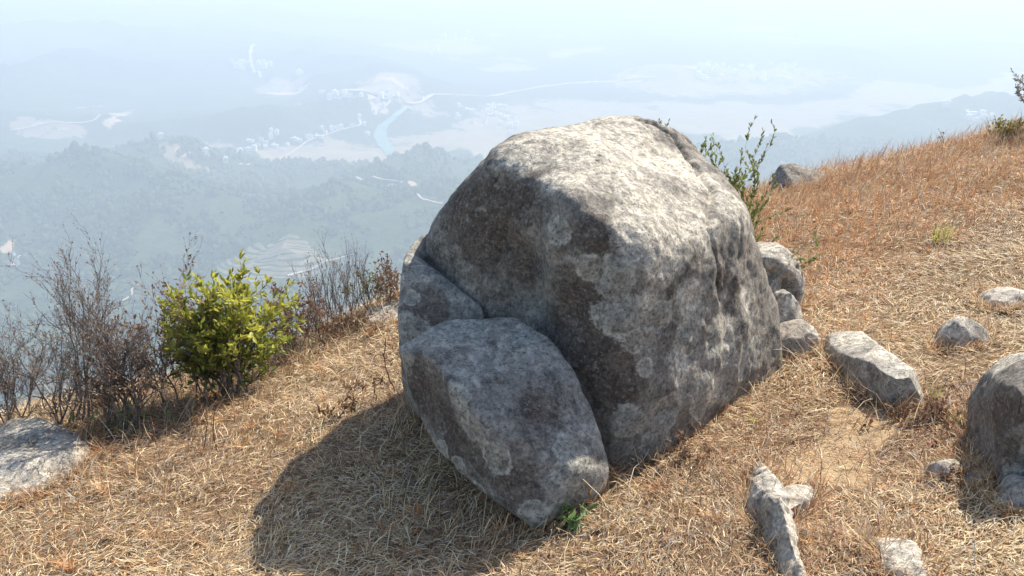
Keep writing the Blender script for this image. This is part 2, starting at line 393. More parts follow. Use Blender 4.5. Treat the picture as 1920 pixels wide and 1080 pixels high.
strip('road', [(690, 190), (735, 188), (725, 202), (700, 212)], 14, M['road'], 3)
strip('river', [(775, 205), (742, 222), (716, 240), (712, 256), (722, 274), (734, 292)], [18, 26, 40, 46, 40, 26], M['water'], 3)

# terraced paddies in the gully below the wooded ridge
def terraces():
    c = on_valley(480, 492)
    n = 170; X, Y = np.meshgrid(np.linspace(-95, 150, n) + c[0], np.linspace(-130, 120, n) + c[1])
    Zt = valley_z(X, Y); lev = 0.26 * (np.hypot((X - c[0] - 60) * 1.0, (Y - c[1] - 190) * 0.75) + 9 * vnoise(X / 45, Y / 45, 0 * X, 91)); step = 3.4
    lev = lev * (1 + 0.05 * vnoise(X / 30, Y / 90, 0 * X, 93)); fr = lev / step; st = (np.floor(fr) + sstep(0.75, 1.0, fr - np.floor(fr))) * step
    d = np.hypot((X - c[0] - 25) / 115, (Y - c[1] + 5) / 118) + 0.25 * vnoise(X / 50, Y / 50, 0 * X, 92)
    k = sstep(1.0, 0.8, d)
    Z = Zt + (st - lev) * k + 1.6 * k - 3.0 * (1 - k)
    V = np.stack([X, Y, Z], -1).reshape(-1, 3)
    i = np.arange(n - 1)[:, None] * n; j = np.arange(n - 1)[None, :]
    F = np.stack([i + j, i + j + 1, i + n + j + 1, i + n + j], -1).reshape(-1, 4)
    riser = (sstep(0.62, 0.8, fr - np.floor(fr))).ravel()
    col = np.array([0.33, 0.28, 0.185]) * (0.8 + 0.35 * vnoise(X / 22, Y / 9, 0 * X, 94)).reshape(-1, 1) * (1 - riser[:, None]) + np.array([0.13, 0.15, 0.075]) * riser[:, None]
    tag(mesh_np('terraced_field', V, F, attr_mat('terrace_soil', vary=0.3, scale=0.05), attrs={'col': col}), kind='structure')
terraces()

# far woods: crowns standing on the slopes that face us, one mass nobody could count
def forest():
    n = 150000
    a = np.radians(rng.uniform(-33, 33, n)); r = np.sqrt(rng.uniform(850.0 ** 2, 3300.0 ** 2, n))
    x, y = r * np.sin(a), r * np.cos(a)
    dv, wv = segdist(x, y, VALLEY)
    d, h = segdist(x, y, FORE)
    z = valley_z(x, y); hh = z + 700 - own(x, y)
    fld = fbm(x / 420, y / 420, 0 * x, 4, 71)
    cl = fbm(x / 60, y / 60, 0 * x, 3, 95)
    keep = ((hh > 22) | ((r < 2100) & (fld < 0.35))) & (cl > -0.12) & (r < 3000)
    c = on_valley(480, 492); keep &= np.hypot((x - c[0] - 25) / 125, (y - c[1] + 5) / 128) > 1.0
    for p in [(725, 353), (772, 348), (785, 378), (810, 382), (700, 340), (590, 506), (630, 490), (15, 462), (250, 552)]:
        q = on_valley(*p); keep &= np.hypot(x - q[0], y - q[1]) > 24
    x, y, z = x[keep], y[keep], z[keep]
    if len(x) > 21000: s = rng.permutation(len(x))[:21000]; x, y, z = x[s], y[s], z[s]
    n = len(x); print('forest crowns', n)
    t = (1 + 5 ** 0.5) / 2
    iv = np.array([(-1,t,0),(1,t,0),(-1,-t,0),(1,-t,0),(0,-1,t),(0,1,t),(0,-1,-t),(0,1,-t),(t,0,-1),(t,0,1),(-t,0,-1),(-t,0,1)], float); iv /= np.linalg.norm(iv[0])
    fi = np.array([(0,11,5),(0,5,1),(0,1,7),(0,7,10),(0,10,11),(1,5,9),(5,11,4),(11,10,2),(10,7,6),(7,1,8),(3,9,4),(3,4,2),(3,2,6),(3,6,8),(3,8,9),(4,9,5),(2,4,11),(6,2,10),(8,6,7),(9,8,1)])
    s = rng.uniform(3.0, 5.8, n) * (1 + 0.9 * (rng.uniform(0, 1, n) < 0.12)); hz = s * rng.uniform(0.8, 1.5, n)
    J = 1 + rng.uniform(-0.3, 0.3, (n, 12, 1))
    V = iv[None] * J * np.stack([s, s, hz], -1)[:, None, :] + np.stack([x, y, z + hz * 0.6], -1)[:, None, :]
    F = (fi[None] + (np.arange(n) * 12)[:, None, None]).reshape(-1, 3)
    k = rng.uniform(0, 1, (n, 1)); big = sstep(-0.1, 0.35, fbm(x / 260, y / 260, 0 * x, 3, 97))[:, None]
    col = (np.array([0.030, 0.052, 0.024]) * (1 - k) + np.array([0.085, 0.115, 0.042]) * k) * (1 - big * 0.6) + np.array([0.14, 0.135, 0.055]) * big * 0.6
    o = mesh_np('forest', V.reshape(-1, 3), F, attr_mat('forest_leaves', rough=0.95, spec=0.0), smooth=False, attrs={'col': np.repeat(col, 12, 0)})
    tag(o, 'hazy green woods covering the ridge above the valley', 'forest', kind='stuff')
forest()

# houses of the valley villages, each on its own
M['wall'] = plain_mat('whitewashed_wall', (0.84, 0.82, 0.79), (0.76, 0.73, 0.69), 0.3)
M['tile'] = plain_mat('roof_tile', (0.34, 0.25, 0.21), (0.45, 0.36, 0.31), 0.4)
M['flat_roof'] = plain_mat('pale_flat_roof', (0.70, 0.67, 0.63), (0.55, 0.52, 0.49), 0.4)
def house_mesh(name, kind):
    bm = bmesh.new(); mats = [M['wall'], M['tile'], M['flat_roof']]
    def box(x0, x1, y0, y1, z0, z1, mi):
        vs = [bm.verts.new(p) for p in [(x0,y0,z0),(x1,y0,z0),(x1,y1,z0),(x0,y1,z0),(x0,y0,z1),(x1,y0,z1),(x1,y1,z1),(x0,y1,z1)]]
        for f in [(3,2,1,0),(4,5,6,7),(0,1,5,4),(1,2,6,5),(2,3,7,6),(3,0,4,7)]: bm.faces.new([vs[i] for i in f]).material_index = mi
    if kind == 0:
        box(-6, 6, -4.5, 4.5, -3, 6, 0)
        vs = [bm.verts.new(p) for p in [(-6.5,-5,6.01),(6.5,-5,6.01),(6.5,5,6.01),(-6.5,5,6.01),(-6.5,0,8.6),(6.5,0,8.6)]]
        for f in [(0,1,5,4),(2,3,4,5),(3,0,4),(1,2,5),(3,2,1,0)]: bm.faces.new([vs[i] for i in f]).material_index = 1
    elif kind == 1:
        box(-5.5, 5.5, -5, 5, -3, 9.5, 0); box(-5.9, 5.9, -5.4, 5.4, 9.51, 10.1, 2); box(-2, 2.5, -1, 4, 10.11, 12.4, 0)
    else:
        box(-11, 11, -4.5, 4.5, -3, 5, 0); box(-11.5, 11.5, -5, 5, 5.01, 5.7, 2); box(-11, -4, 4.6, 11, -3, 7, 0); box(-11.3, -3.7, 4.3, 11.4, 7.01, 7.6, 2)
    for s in (-1, 1):
        for k in range(3):
            xx = -3.4 + 3.4 * k; yy = s * (4.53 if kind != 1 else 5.03); yy2 = yy + 0.12 * s
            if kind == 2 and s > 0: continue
            box(xx - 0.7, xx + 0.7, min(yy, yy2), max(yy, yy2), 1.5, 3.2, 1)
    me = bpy.data.meshes.new(name); bm.to_mesh(me); bm.free()
    for mm in mats: me.materials.append(mm)
    return me
HM = [house_mesh('house', k) for k in range(3)]
HN = ['tiled_house', 'flat_roofed_house', 'long_house']
HL = ['white tiled gable-roofed house', 'white flat-roofed block house', 'long white house with a wing']
def houses(pixels, where, scale=1.0):
    scale *= 1.2
    for (px, py) in pixels:
        p = on_valley(px, py); k = int(rng.choice(3, p=[0.42, 0.46, 0.12]))
        o = bpy.data.objects.new(HN[k], HM[k]); COL.objects.link(o)
        o.location = (p[0], p[1], p[2] + 1.0); o.rotation_euler = (0, 0, rng.uniform(-0.6, 0.6)); s = scale * rng.uniform(0.8, 1.15); o.scale = (s, s, s)
        tag(o, HL[k] + ' ' + where, 'house', HN[k].replace('_', ' ') + 's ' + where)
def scatter(cx, cy, sx, sy, n): return [(cx + rng.uniform(-sx, sx), cy + rng.uniform(-sy, sy)) for _ in range(n)]
houses([(674, 222), (684, 235), (660, 238), (640, 241), (622, 244), (632, 241), (610, 249), (604, 242), (583, 256), (598, 258), (553, 262), (559, 265), (539, 274), (528, 285), (687, 250), (690, 254), (577, 258)], 'along the pale road by the tan paddies')
houses([(509, 247), (519, 251), (508, 259), (469, 266), (498, 270), (484, 274), (498, 280), (448, 291), (450, 288), (466, 286), (423, 304), (490, 263), (477, 281), (515, 275)], 'scattered above the wooded ridge crest')
houses([(302, 259)], 'alone in the woods left of the paddies', 0.85)
houses([(386, 288), (388, 292)], 'on the pink bare ground by the ridge crest', 1.0)
houses(scatter(900, 213, 45, 22, 26) + scatter(958, 232, 12, 22, 10), 'in the village beyond the river bend', 1.1)
houses(scatter(728, 182, 20, 8, 9) + scatter(640, 180, 40, 6, 12) + [(702, 213), (720, 200), (745, 180), (790, 186)], 'beside the wide highway', 1.2)
houses(scatter(445, 122, 18, 8, 9) + scatter(500, 122, 16, 6, 6) + scatter(560, 138, 8, 4, 4), 'round the steep pale side road', 1.3)
houses(scatter(1400, 140, 95, 18, 34) + scatter(1330, 128, 20, 8, 8), 'in the far hazy town beyond the boulder', 1.6)
houses(scatter(800, 90, 22, 14, 9) + scatter(860, 70, 30, 10, 8), 'in the farthest village fading into haze', 1.7)
houses(scatter(1835, 222, 22, 12, 8) + [(1775, 199)], 'in the hamlet above the grassy crest', 1.3)
houses([(32, 492), (38, 488), (24, 478), (30, 500)], 'below the wooded slope by the red earth', 0.7)

# ------------------------------------------------------------------ hilltop ground sheet
def hilltop():
    xs = np.concatenate([np.linspace(-20, -5, 40)[:-1], np.linspace(-5, 8, 210), np.linspace(8, 20, 34)[1:]])
    ys = np.concatenate([np.linspace(-20, 1.0, 40)[:-1], np.linspace(1.0, 12, 190), np.linspace(12, 20, 24)[1:]])
    X, Y = np.meshgrid(xs, ys); Z = ground_z(X, Y); nx = len(xs)
    V = np.stack([X, Y, Z], -1).reshape(-1, 3)
    i = np.arange(len(ys) - 1)[:, None] * nx; j = np.arange(nx - 1)[None, :]
    F = np.stack([i + j, i + j + 1, i + nx + j + 1, i + nx + j], -1).reshape(-1, 4)
    soil = soil_field(V[:, 0], V[:, 1])
    m, nt, b, out = newmat('dry_thatch_ground'); N = NT(nt)
    geo = N.n('ShaderNodeNewGeometry'); P = geo.outputs['Position']
    n1 = N.noise(P, 1.6, 5); n2 = N.noise(P, 30.0, 5, 0.7); n3 = N.noise(P, 140.0, 3, 0.7)
    c = N.mix(n1, (0.20, 0.115, 0.06), (0.27, 0.185, 0.10)); c = N.mix(N.ramp(n2, [(0.35, 0.0), (0.65, 1.0)]), c, (0.11, 0.065, 0.035))
    c = N.mix(N.math('MULTIPLY', N.ramp(n3, [(0.5, 0.0), (0.62, 1.0)]), 0.5), c, (0.40, 0.30, 0.17))
    so = N.mix(n2, (0.36, 0.245, 0.135), (0.48, 0.35, 0.20)); so = N.mix(N.math('MULTIPLY', N.ramp(n3, [(0.34, 1.0), (0.44, 0.0)]), 0.6), so, (0.22, 0.14, 0.07))
    ss = N.math('ADD', N.attr('soil').outputs['Fac'], N.math('MULTIPLY', N.math('SUBTRACT', n2, 0.5), 0.5))
    c = N.mix(N.ramp(ss, [(0.4, 0.0), (0.6, 1.0)]), c, so)
    nt.links.new(c, b.inputs['Base Color']); b.inputs['Roughness'].default_value = 0.95; b.inputs['Specular IOR Level'].default_value = 0.05
    nt.links.new(N.bump(n3, 0.5, 0.008, N.bump(n2, 0.6, 0.03)), b.inputs['Normal'])
    tag(mesh_np('ground', V, F, m, attrs={'soil': soil}), kind='structure')
SOIL = [(*on_ground(1580, 880)[:2], 0.16, 0.20), (*on_ground(1600, 800)[:2], 0.20, 0.16)]
def soil_field(x, y):
    s = np.zeros(len(x))
    for cx, cy, rx, ry in SOIL: s = np.maximum(s, sstep(1.25, 0.35, np.hypot((x - cx) / rx, (y - cy) / ry) + 0.7 * fbm(x * 9, y * 9, 0 * x, 3, 63)))
    return s
hilltop()

# ------------------------------------------------------------------ rocks
M['rock'] = rock_mat('weathered_granite', brown_amt=0.28, lichen_cover=0.35)
M['rock_grey'] = rock_mat('grey_granite', light=(0.50, 0.47, 0.42), mid=(0.31, 0.285, 0.25), brown_amt=0.2, lichen_cover=0.5, seed=3.1)
M['rock_pale'] = rock_mat('pale_granite', light=(0.62, 0.57, 0.50), mid=(0.46, 0.42, 0.37), dark=(0.16, 0.14, 0.12), brown=(0.34, 0.26, 0.18), brown_amt=0.3, lichen_cover=0.3, seed=8.4)
M['rock_wedge'] = rock_mat('lichened_granite', light=(0.43, 0.42, 0.395), mid=(0.26, 0.252, 0.235), brown_amt=0.5, lichen_cover=0.45, seed=5.7)
ROCKV = []
def make_rock(name, hulls, label, mat, voxel=0.012, smooth=6, amps=((2.2, 0.04), (6.0, 0.020), (20.0, 0.007), (60.0, 0.0025)), brushes=(), grooves=(), lichen=(), stain_shade=(), pale=(), seed=0, steps=0.0, chips=0, inflate=0.0):
    bm = bmesh.new()
    for pts in hulls:
        vs = [bm.verts.new(tuple(float(c) for c in p)) for p in pts]
        res = bmesh.ops.convex_hull(bm, input=vs)
        gone = [e for e in res['geom_interior'] if isinstance(e, bmesh.types.BMVert)]
        if gone: bmesh.ops.delete(bm, geom=gone, context='VERTS')
    bmesh.ops.recalc_face_normals(bm, faces=bm.faces)
    me = bpy.data.meshes.new('tmp'); bm.to_mesh(me); bm.free()
    o = bpy.data.objects.new('tmp', me); COL.objects.link(o)
    md = o.modifiers.new('r', 'REMESH'); md.mode = 'VOXEL'; md.voxel_size = voxel
    sm = o.modifiers.new('s', 'SMOOTH'); sm.factor = 0.5; sm.iterations = smooth
    dg = bpy.context.evaluated_depsgraph_get()
    em = bpy.data.meshes.new_from_object(o.evaluated_get(dg))
    bpy.data.objects.remove(o); bpy.data.meshes.remove(me)
    n = len(em.vertices); V = np.empty(n * 3, np.float32); em.vertices.foreach_get('co', V); V = V.reshape(-1, 3).astype(float)
    Nn = np.empty(n * 3, np.float32); em.vertices.foreach_get('normal', Nn); Nn = Nn.reshape(-1, 3).astype(float)
    if chips:   # flat fracture faces: cut the lump by tilted planes
        rs = np.random.default_rng(1000 + seed); c0 = V.mean(0); sp = V.std(0); Q0 = V.copy()
        for _ in range(chips):
            nn = rs.normal(0, 1, 3); nn[2] = abs(nn[2]) * 0.8; nn /= sp; nn /= np.linalg.norm(nn)
            a = (V - c0) @ nn; d = np.quantile(a, rs.uniform(0.89, 0.985)); over = a - d
            V = V - np.where(over > 0, over * 0.93, 0)[:, None] * nn[None]
        fl = np.linalg.norm(V - Q0, axis=1)
    camp = np.array([0, 0, CAMZ])
    def surf(px, py):
        qx, qy = project(V); face = np.einsum('ij,ij->i', Nn, V - camp) < 0
        d = np.hypot(qx - px, qy - py) + (~face) * 1e5 + 4.0 * np.linalg.norm(V - camp, axis=1)
        return V[np.argmin(d)].copy()
    cb = [(surf(b_[0], b_[1]), b_[2], b_[3]) for b_ in brushes]
    cg = [([surf(*p) for p in g[0]], g[1], g[2]) for g in grooves]
    cl = [(surf(l_[0], l_[1]), l_[2], l_[3] if len(l_) > 3 else 1.0) for l_ in lichen]
    cs = [(surf(l_[0], l_[1]), l_[2]) for l_ in stain_shade]; cp = [(surf(l_[0], l_[1]), l_[2]) for l_ in pale]
    disp = np.full(n, inflate)
    for f, a in amps: disp += a * fbm(V[:, 0] * f + seed, V[:, 1] * f, V[:, 2] * f, 3, 100 + seed)
    if steps: # flaky, faceted relief
        q = fbm(V[:, 0] * 5 + seed, V[:, 1] * 5, V[:, 2] * 5, 3, 200 + seed) * 3; fq = np.floor(q)
        disp += steps * (fq + sstep(0.7, 1.0, q - fq) - q)
    for c, r, a in cb: disp += a * np.exp(-(np.linalg.norm(V - c, axis=1) / r) ** 2)
    for pts, w, a in cg:
        wob = np.stack([vnoise(V[:, 0] * 14, V[:, 1] * 14, V[:, 2] * 14, 300 + k) for k in range(3)], -1) * w * 0.6
        dd = np.full(n, 1e9)
        for p, q in zip(pts[:-1], pts[1:]):
            v = q - p; t = np.clip(((V + wob - p) @ v) / (v @ v + 1e-12), 0, 1)
            dd = np.minimum(dd, np.linalg.norm(V + wob - p - t[:, None] * v, axis=1))
        disp -= a * np.exp(-(dd / w) ** 2)
    V = V + Nn * disp[:, None]
    lf = np.full(n, -0.6)
    for c, r, s in cl: lf = np.maximum(lf, s * (1.0 - np.linalg.norm(V - c, axis=1) / r * 0.65))
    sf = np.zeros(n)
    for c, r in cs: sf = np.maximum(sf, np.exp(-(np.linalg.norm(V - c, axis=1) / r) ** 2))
    pf = np.zeros(n)
    for c, r in cp: pf = np.maximum(pf, np.exp(-(np.linalg.norm(V - c, axis=1) / r) ** 2))
    base = np.array([V[:, 0].mean(), V[:, 1].mean(), V[:, 2].min()])
    em.vertices.foreach_set('co', (V - base).astype(np.float32).ravel())
    for k, a in (('lichen', lf), ('stain_shade', sf), ('pale', pf)):
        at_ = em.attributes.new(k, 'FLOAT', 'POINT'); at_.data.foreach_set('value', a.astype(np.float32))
    em.polygons.foreach_set('use_smooth', np.ones(len(em.polygons), bool)); em.update(); em.name = name
    em.materials.clear(); em.materials.append(mat)
    o = bpy.data.objects.new(name, em); COL.objects.link(o); o.location = base
    tag(o, label, 'boulder' if 'boulder' in name else 'rock')
    ROCKV.append(V)
    return o
def A(*pts): return [at(*p) for p in pts]
W = lambda *p: np.array(p, float)

# the great boulder
main = [
    A((1150, 905, 2.97), (1262, 880, 3.06), (1360, 775, 3.36), (1455, 715, 3.70), (1462, 640, 3.74), (1190, 620, 2.99), (1180, 500, 3.0), (1150, 445, 3.03),
      (1050, 366, 3.12), (1245, 460, 3.09), (1310, 450, 3.26), (1340, 560, 3.30), (1392, 395, 3.62), (1412, 440, 3.66), (1415, 560, 3.60), (1438, 540, 3.74), (1010, 240, 3.85), (1100, 222, 3.98), (1200, 230, 4.05), (1275, 255, 4.08), (1330, 305, 3.95), (1010, 600, 3.18), (1050, 760, 3.12), (965, 270, 3.55))
    + [W(1.15, 4.4, -0.45), (W(0.0, 4.5, -0.5))],
    A((928, 290, 3.42), (1010, 244, 3.8), (1060, 360, 3.16), (868, 338, 3.62), (812, 420, 3.66), (780, 482, 3.62), (915, 575, 3.36), (965, 560, 3.30), (1000, 700, 3.3), (900, 690, 3.42), (960, 400, 3.32)) + [W(0.3, 4.4, -0.45), W(-0.35, 4.1, -0.45), W(-0.3, 4.1, 0.35)],
]
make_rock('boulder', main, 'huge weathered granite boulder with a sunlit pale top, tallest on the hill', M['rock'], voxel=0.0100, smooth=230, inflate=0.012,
    brushes=[(960, 470, 0.13, -0.045), (1000, 560, 0.12, -0.03), (1060, 480, 0.12, 0.02), (1180, 340, 0.28, 0.05), (1330, 380, 0.15, 0.025), (1060, 290, 0.16, 0.015), (1300, 700, 0.2, 0.02)],
    grooves=[([(1195, 243), (1255, 268), (1300, 320), (1325, 375), (1322, 430), (1335, 500), (1345, 560)], 0.015, 0.026), ([(1205, 238), (1262, 252), (1300, 275)], 0.012, 0.022), ([(1368, 420), (1372, 470), (1362, 540)], 0.010, 0.008), ([(1120, 480), (1128, 560), (1110, 640), (1130, 720)], 0.008, 0.007), ([(1250, 520), (1265, 600), (1330, 640)], 0.008, 0.004), ([(940, 330), (955, 400), (925, 480), (915, 560)], 0.012, 0.012)],
    lichen=[(1160, 590, 0.085), (1150, 525, 0.075), (1190, 640, 0.04), (1300, 590, 0.06), (1240, 600, 0.06), (1330, 640, 0.07), (1360, 700, 0.11), (1310, 740, 0.08), (1245, 770, 0.07), (1180, 790, 0.06), (1230, 830, 0.06), (1400, 660, 0.07), (1210, 690, 0.035), (1280, 640, 0.07), (1400, 590, 0.04), (1100, 500, 0.05), (1055, 430, 0.05)],
    stain_shade=[(900, 420, 0.2), (960, 350, 0.15), (1120, 440, 0.1), (1080, 640, 0.16), (1150, 720, 0.12), (980, 500, 0.1), (1090, 560, 0.12), (1345, 520, 0.07), (1370, 540, 0.05), (1260, 550, 0.03)],
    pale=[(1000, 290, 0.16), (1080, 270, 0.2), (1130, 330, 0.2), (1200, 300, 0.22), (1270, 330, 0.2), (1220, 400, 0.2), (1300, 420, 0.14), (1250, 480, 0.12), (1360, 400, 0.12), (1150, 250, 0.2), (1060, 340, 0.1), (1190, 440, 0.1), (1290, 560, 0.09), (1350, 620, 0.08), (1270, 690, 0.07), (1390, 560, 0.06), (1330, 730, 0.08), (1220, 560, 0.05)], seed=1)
# slab split off at the crack
make_rock('boulder', [A((752, 490, 3.47), (765, 462, 3.58), (785, 490, 3.49), (910, 572, 3.33), (914, 640, 3.30), (750, 600, 3.38), (742, 660, 3.30), (790, 760, 3.3), (900, 760, 3.25)) + [W(-0.42, 3.9, -0.5), W(-0.1, 3.8, -0.4), W(-0.40, 3.85, 0.36)],
    A((758, 470, 3.55), (775, 446, 3.62), (818, 418, 3.76), (800, 470, 3.6)) + [W(-0.36, 4.0, 0.2), W(-0.2, 4.0, 0.2), W(-0.36, 3.7, 0.0), W(-0.2, 3.7, 0.0)]],
    'dark grey slab split by a crack from the left side of the huge boulder', M['rock_wedge'], voxel=0.011, smooth=6, amps=((2.5, 0.02), (8, 0.008), (26, 0.003)),
    lichen=[(769, 486, 0.018, 1.3), (765, 620, 0.07), (775, 560, 0.03)], stain_shade=[(840, 540, 0.12), (800, 580, 0.1)], seed=2)
# wedge-shaped rock leaning on it
make_rock('boulder', [A((790, 616, 3.12), (850, 597, 3.16), (980, 590, 3.12), (1038, 632, 3.02), (1092, 712, 2.93), (1122, 790, 2.86), (1150, 885, 2.80), (1140, 920, 2.78), (1010, 995, 2.63), (985, 975, 2.64), (905, 790, 2.74), (800, 665, 2.92), (738, 650, 3.08), (768, 745, 3.04), (810, 835, 2.95), (880, 905, 2.82), (1075, 880, 2.68)) +
    A((900, 640, 3.4), (1060, 760, 3.15), (1120, 900, 2.95), (850, 830, 3.2), (1010, 975, 2.85))],
    'grey wedge-shaped boulder with lichen leaning on the huge boulder', M['rock_wedge'], voxel=0.0095, smooth=24, amps=((3, 0.02), (9, 0.010), (30, 0.004), (70, 0.002)),
    brushes=[(860, 730, 0.1, 0.01), (1000, 700, 0.12, 0.012)],
    lichen=[(862, 750, 0.04), (880, 800, 0.045), (930, 860, 0.05), (1000, 970, 0.05, 1.2), (830, 840, 0.035, 1.2), (860, 870, 0.035, 1.2), (900, 920, 0.035, 1.2), (1065, 840, 0.05), (1060, 890, 0.05), (870, 620, 0.09), (1000, 620, 0.05), (1090, 850, 0.04), (1110, 900, 0.05), (960, 640, 0.06)],
    stain_shade=[(790, 740, 0.12), (850, 830, 0.1), (950, 900, 0.1), (820, 780, 0.1), (900, 860, 0.08), (1010, 760, 0.08), (1000, 930, 0.05)], seed=3)

def blob(px0, py0, px1, py1, depth, shape=None, Yf=None):
    """a stone whose outline fills the box px0..px1, py0..py1, its foot standing in the ground"""
    prof = shape or [(0, 0.8), (0.12, 0.3), (0.35, 0.02), (0.65, 0.0), (0.88, 0.3), (1, 0.8)]
    Yf = Yf or gp((px0 + px1) / 2, py1)[1]; w, h = px1 - px0, py1 - py0
    top = [at(px0 + u * w, py0 + v * h, Yf + depth * 0.45) for u, v in prof]
    front = [at(px0 + u * w, py0 + v * h, Yf + k * depth) for u, v, k in ((0.1, 0.97, 0.1), (0.5, 1.0, 0.0), (0.9, 0.97, 0.1), (0.3, 0.5, 0.16), (0.72, 0.5, 0.16))]
    back = [top[k] + np.array([0, depth * 0.6, -0.04]) for k in (1, len(prof) // 2, -2)]
    foot = [np.array([p[0], p[1], min(p[2], float(ground_z(p[0], p[1]))) - 0.08]) for p in [top[0], top[-1]] + front[:3] + back]
    return [top + front + back + foot]
def slab(pix, sink=0.12):
    """stone from outline and ridge pixels with their height above the ground"""
    P = [gp(px, py, h) for px, py, h in pix]
    F = [np.array([p[0], p[1], float(ground_z(p[0], p[1])) - sink]) for p in P]
    return P + F
SM = ((4, 0.018), (12, 0.007), (34, 0.004), (80, 0.002))
make_rock('rock', blob(1392, 440, 1510, 592, 0.35, shape=[(0, 0.9), (0.02, 0.1), (0.25, 0.0), (0.6, 0.12), (0.97, 0.35), (1, 0.9)]), 'upright knobbly rock with a mossy dent behind the huge boulder', M['rock_grey'], voxel=0.0092, smooth=1, amps=SM, brushes=[(1475, 535, 0.045, -0.045), (1435, 520, 0.04, -0.03), (1450, 490, 0.03, 0.015)], grooves=[([(1410, 500), (1450, 510), (1500, 500)], 0.012, 0.02)], lichen=[(1460, 545, 0.05), (1430, 470, 0.05)], pale=[(1440, 465, 0.07), (1480, 490, 0.05)], seed=4, chips=9)
make_rock('rock', blob(1424, 545, 1515, 645, 0.24), 'low grey rock in front of the upright knobbly rock', M['rock_grey'], voxel=0.0092, smooth=1, amps=SM, pale=[(1470, 570, 0.05)], seed=5, chips=12)
make_rock('rock', blob(1436, 596, 1545, 672, 0.22), 'pale flat rock half covered by straw beside the huge boulder', M['rock_pale'], voxel=0.0092, smooth=1, amps=SM, seed=6, chips=12)
make_rock('rock', [slab([(1535, 630, 0.03), (1600, 608, 0.08), (1660, 640, 0.13), (1745, 692, 0.13), (1758, 725, 0.06), (1700, 765, 0.02), (1640, 735, 0.04), (1612, 690, 0.10), (1690, 700, 0.16), (1560, 665, 0.03)])], 'long pale-topped rock slanting above the bare sandy hollow', M['rock_grey'], voxel=0.0092, smooth=1, amps=SM, lichen=[(1690, 700, 0.07), (1660, 720, 0.04)], pale=[(1600, 630, 0.1), (1660, 660, 0.08), (1710, 690, 0.06)], seed=7, chips=10)
make_rock('rock', blob(1752, 594, 1855, 660, 0.2, shape=[(0, 0.85), (0.2, 0.4), (0.45, 0.02), (0.75, 0.05), (0.97, 0.4), (1, 0.8)]), 'small rounded rock alone in the pale straw', M['rock_grey'], voxel=0.0092, smooth=1, amps=SM, pale=[(1800, 615, 0.07)], seed=8, chips=20)
make_rock('rock', blob(1850, 540, 1960, 590, 0.3), 'low rock almost buried in straw on the upper slope', M['rock_pale'], voxel=0.0092, smooth=1, amps=SM, seed=9, chips=20)
make_rock('boulder', [slab([(1822, 800, 0.03), (1815, 745, 0.13), (1850, 690, 0.24), (1900, 648, 0.30), (1990, 625, 0.34), (2090, 690, 0.3), (2090, 860, 0.1), (1930, 880, 0.03), (1852, 862, 0.02), (1905, 740, 0.30)])], 'dark rounded boulder beside the red seedling and the stone chips', M['rock'], smooth=5, amps=SM, pale=[(1890, 680, 0.08), (1900, 660, 0.08)], stain_shade=[(1880, 800, 0.12)], seed=10, chips=5)
make_rock('rock', [slab([(1400, 892, 0.02), (1425, 862, 0.04), (1458, 898, 0.10), (1484, 930, 0.08), (1480, 970, 0.05), (1410, 968, 0.01), (1445, 935, 0.11)], 0.06), slab([(1462, 912, 0.05), (1530, 900, 0.03), (1528, 930, 0.025), (1478, 958, 0.05)], 0.06),
    slab([(1408, 945, 0.01), (1462, 930, 0.11), (1486, 950, 0.06), (1480, 1000, 0.09), (1488, 1045, 0.05), (1504, 1085, 0.04), (1518, 1118, 0.02), (1488, 1118, 0.01), (1450, 1060, 0.01), (1424, 1005, 0.01)], 0.06)], 'jagged white sunlit stone ridge beside the bare sandy patch', M['rock_pale'], voxel=0.005, smooth=1, amps=((10, 0.012), (24, 0.008), (60, 0.003)), stain_shade=[(1430, 985, 0.05), (1445, 1020, 0.035)], pale=[(1460, 915, 0.06), (1475, 960, 0.05), (1485, 1030, 0.04), (1500, 925, 0.04)], seed=11, steps=0.006)  # dark spots on the left paint the stone's shadow side into its colour
make_rock('rock', [slab([(1600, 1012, 0.01), (1660, 1003, 0.025), (1715, 1012, 0.03), (1768, 1060, 0.02), (1745, 1110, 0.015), (1680, 1080, 0.01), (1700, 1040, 0.035)], 0.08)], 'flat tan stone lying flush in the straw', M['rock_pale'], voxel=0.0085, smooth=1, amps=((6, 0.010), (16, 0.005), (45, 0.002)), pale=[(1690, 1040, 0.1)], seed=12, chips=6)
make_rock('rock', blob(1746, 860, 1812, 908, 0.12), 'small pale stone chip in the shade below the dark rounded boulder', M['rock_pale'], voxel=0.0085, smooth=1, amps=((6, 0.012), (16, 0.006), (40, 0.003), (45, 0.002)), seed=13, chips=20)
make_rock('rock', blob(1868, 895, 1990, 968, 0.2), 'blocky grey stone below the dark rounded boulder', M['rock_grey'], voxel=0.008, smooth=1, amps=((6, 0.012), (16, 0.006), (45, 0.003)), seed=14, chips=20)
make_rock('rock', blob(1805, 880, 1872, 918, 0.12), 'thin stone chip wedged between the pale chip and the blocky stone', M['rock_grey'], voxel=0.0085, smooth=1, amps=((6, 0.012), (16, 0.006), (40, 0.003)), seed=15, chips=20)
make_rock('boulder', [slab([(-150, 830, 0.06), (-40, 790, 0.07), (30, 774, 0.09), (82, 777, 0.08), (108, 803, 0.06), (185, 832, 0.01), (140, 862, 0.03), (100, 900, 0.05), (92, 955, 0.0), (-20, 985, 0.0), (-160, 1000, 0.0), (40, 860, 0.10), (-60, 880, 0.09)], 0.2)], 'smooth pale grey boulder below the bare twiggy bushes', M['rock_grey'], smooth=5, amps=((3, 0.025), (9, 0.012), (30, 0.004)), brushes=[(70, 830, 0.08, -0.02)], pale=[(60, 800, 0.12), (20, 880, 0.2), (110, 830, 0.1)], seed=16, chips=5)
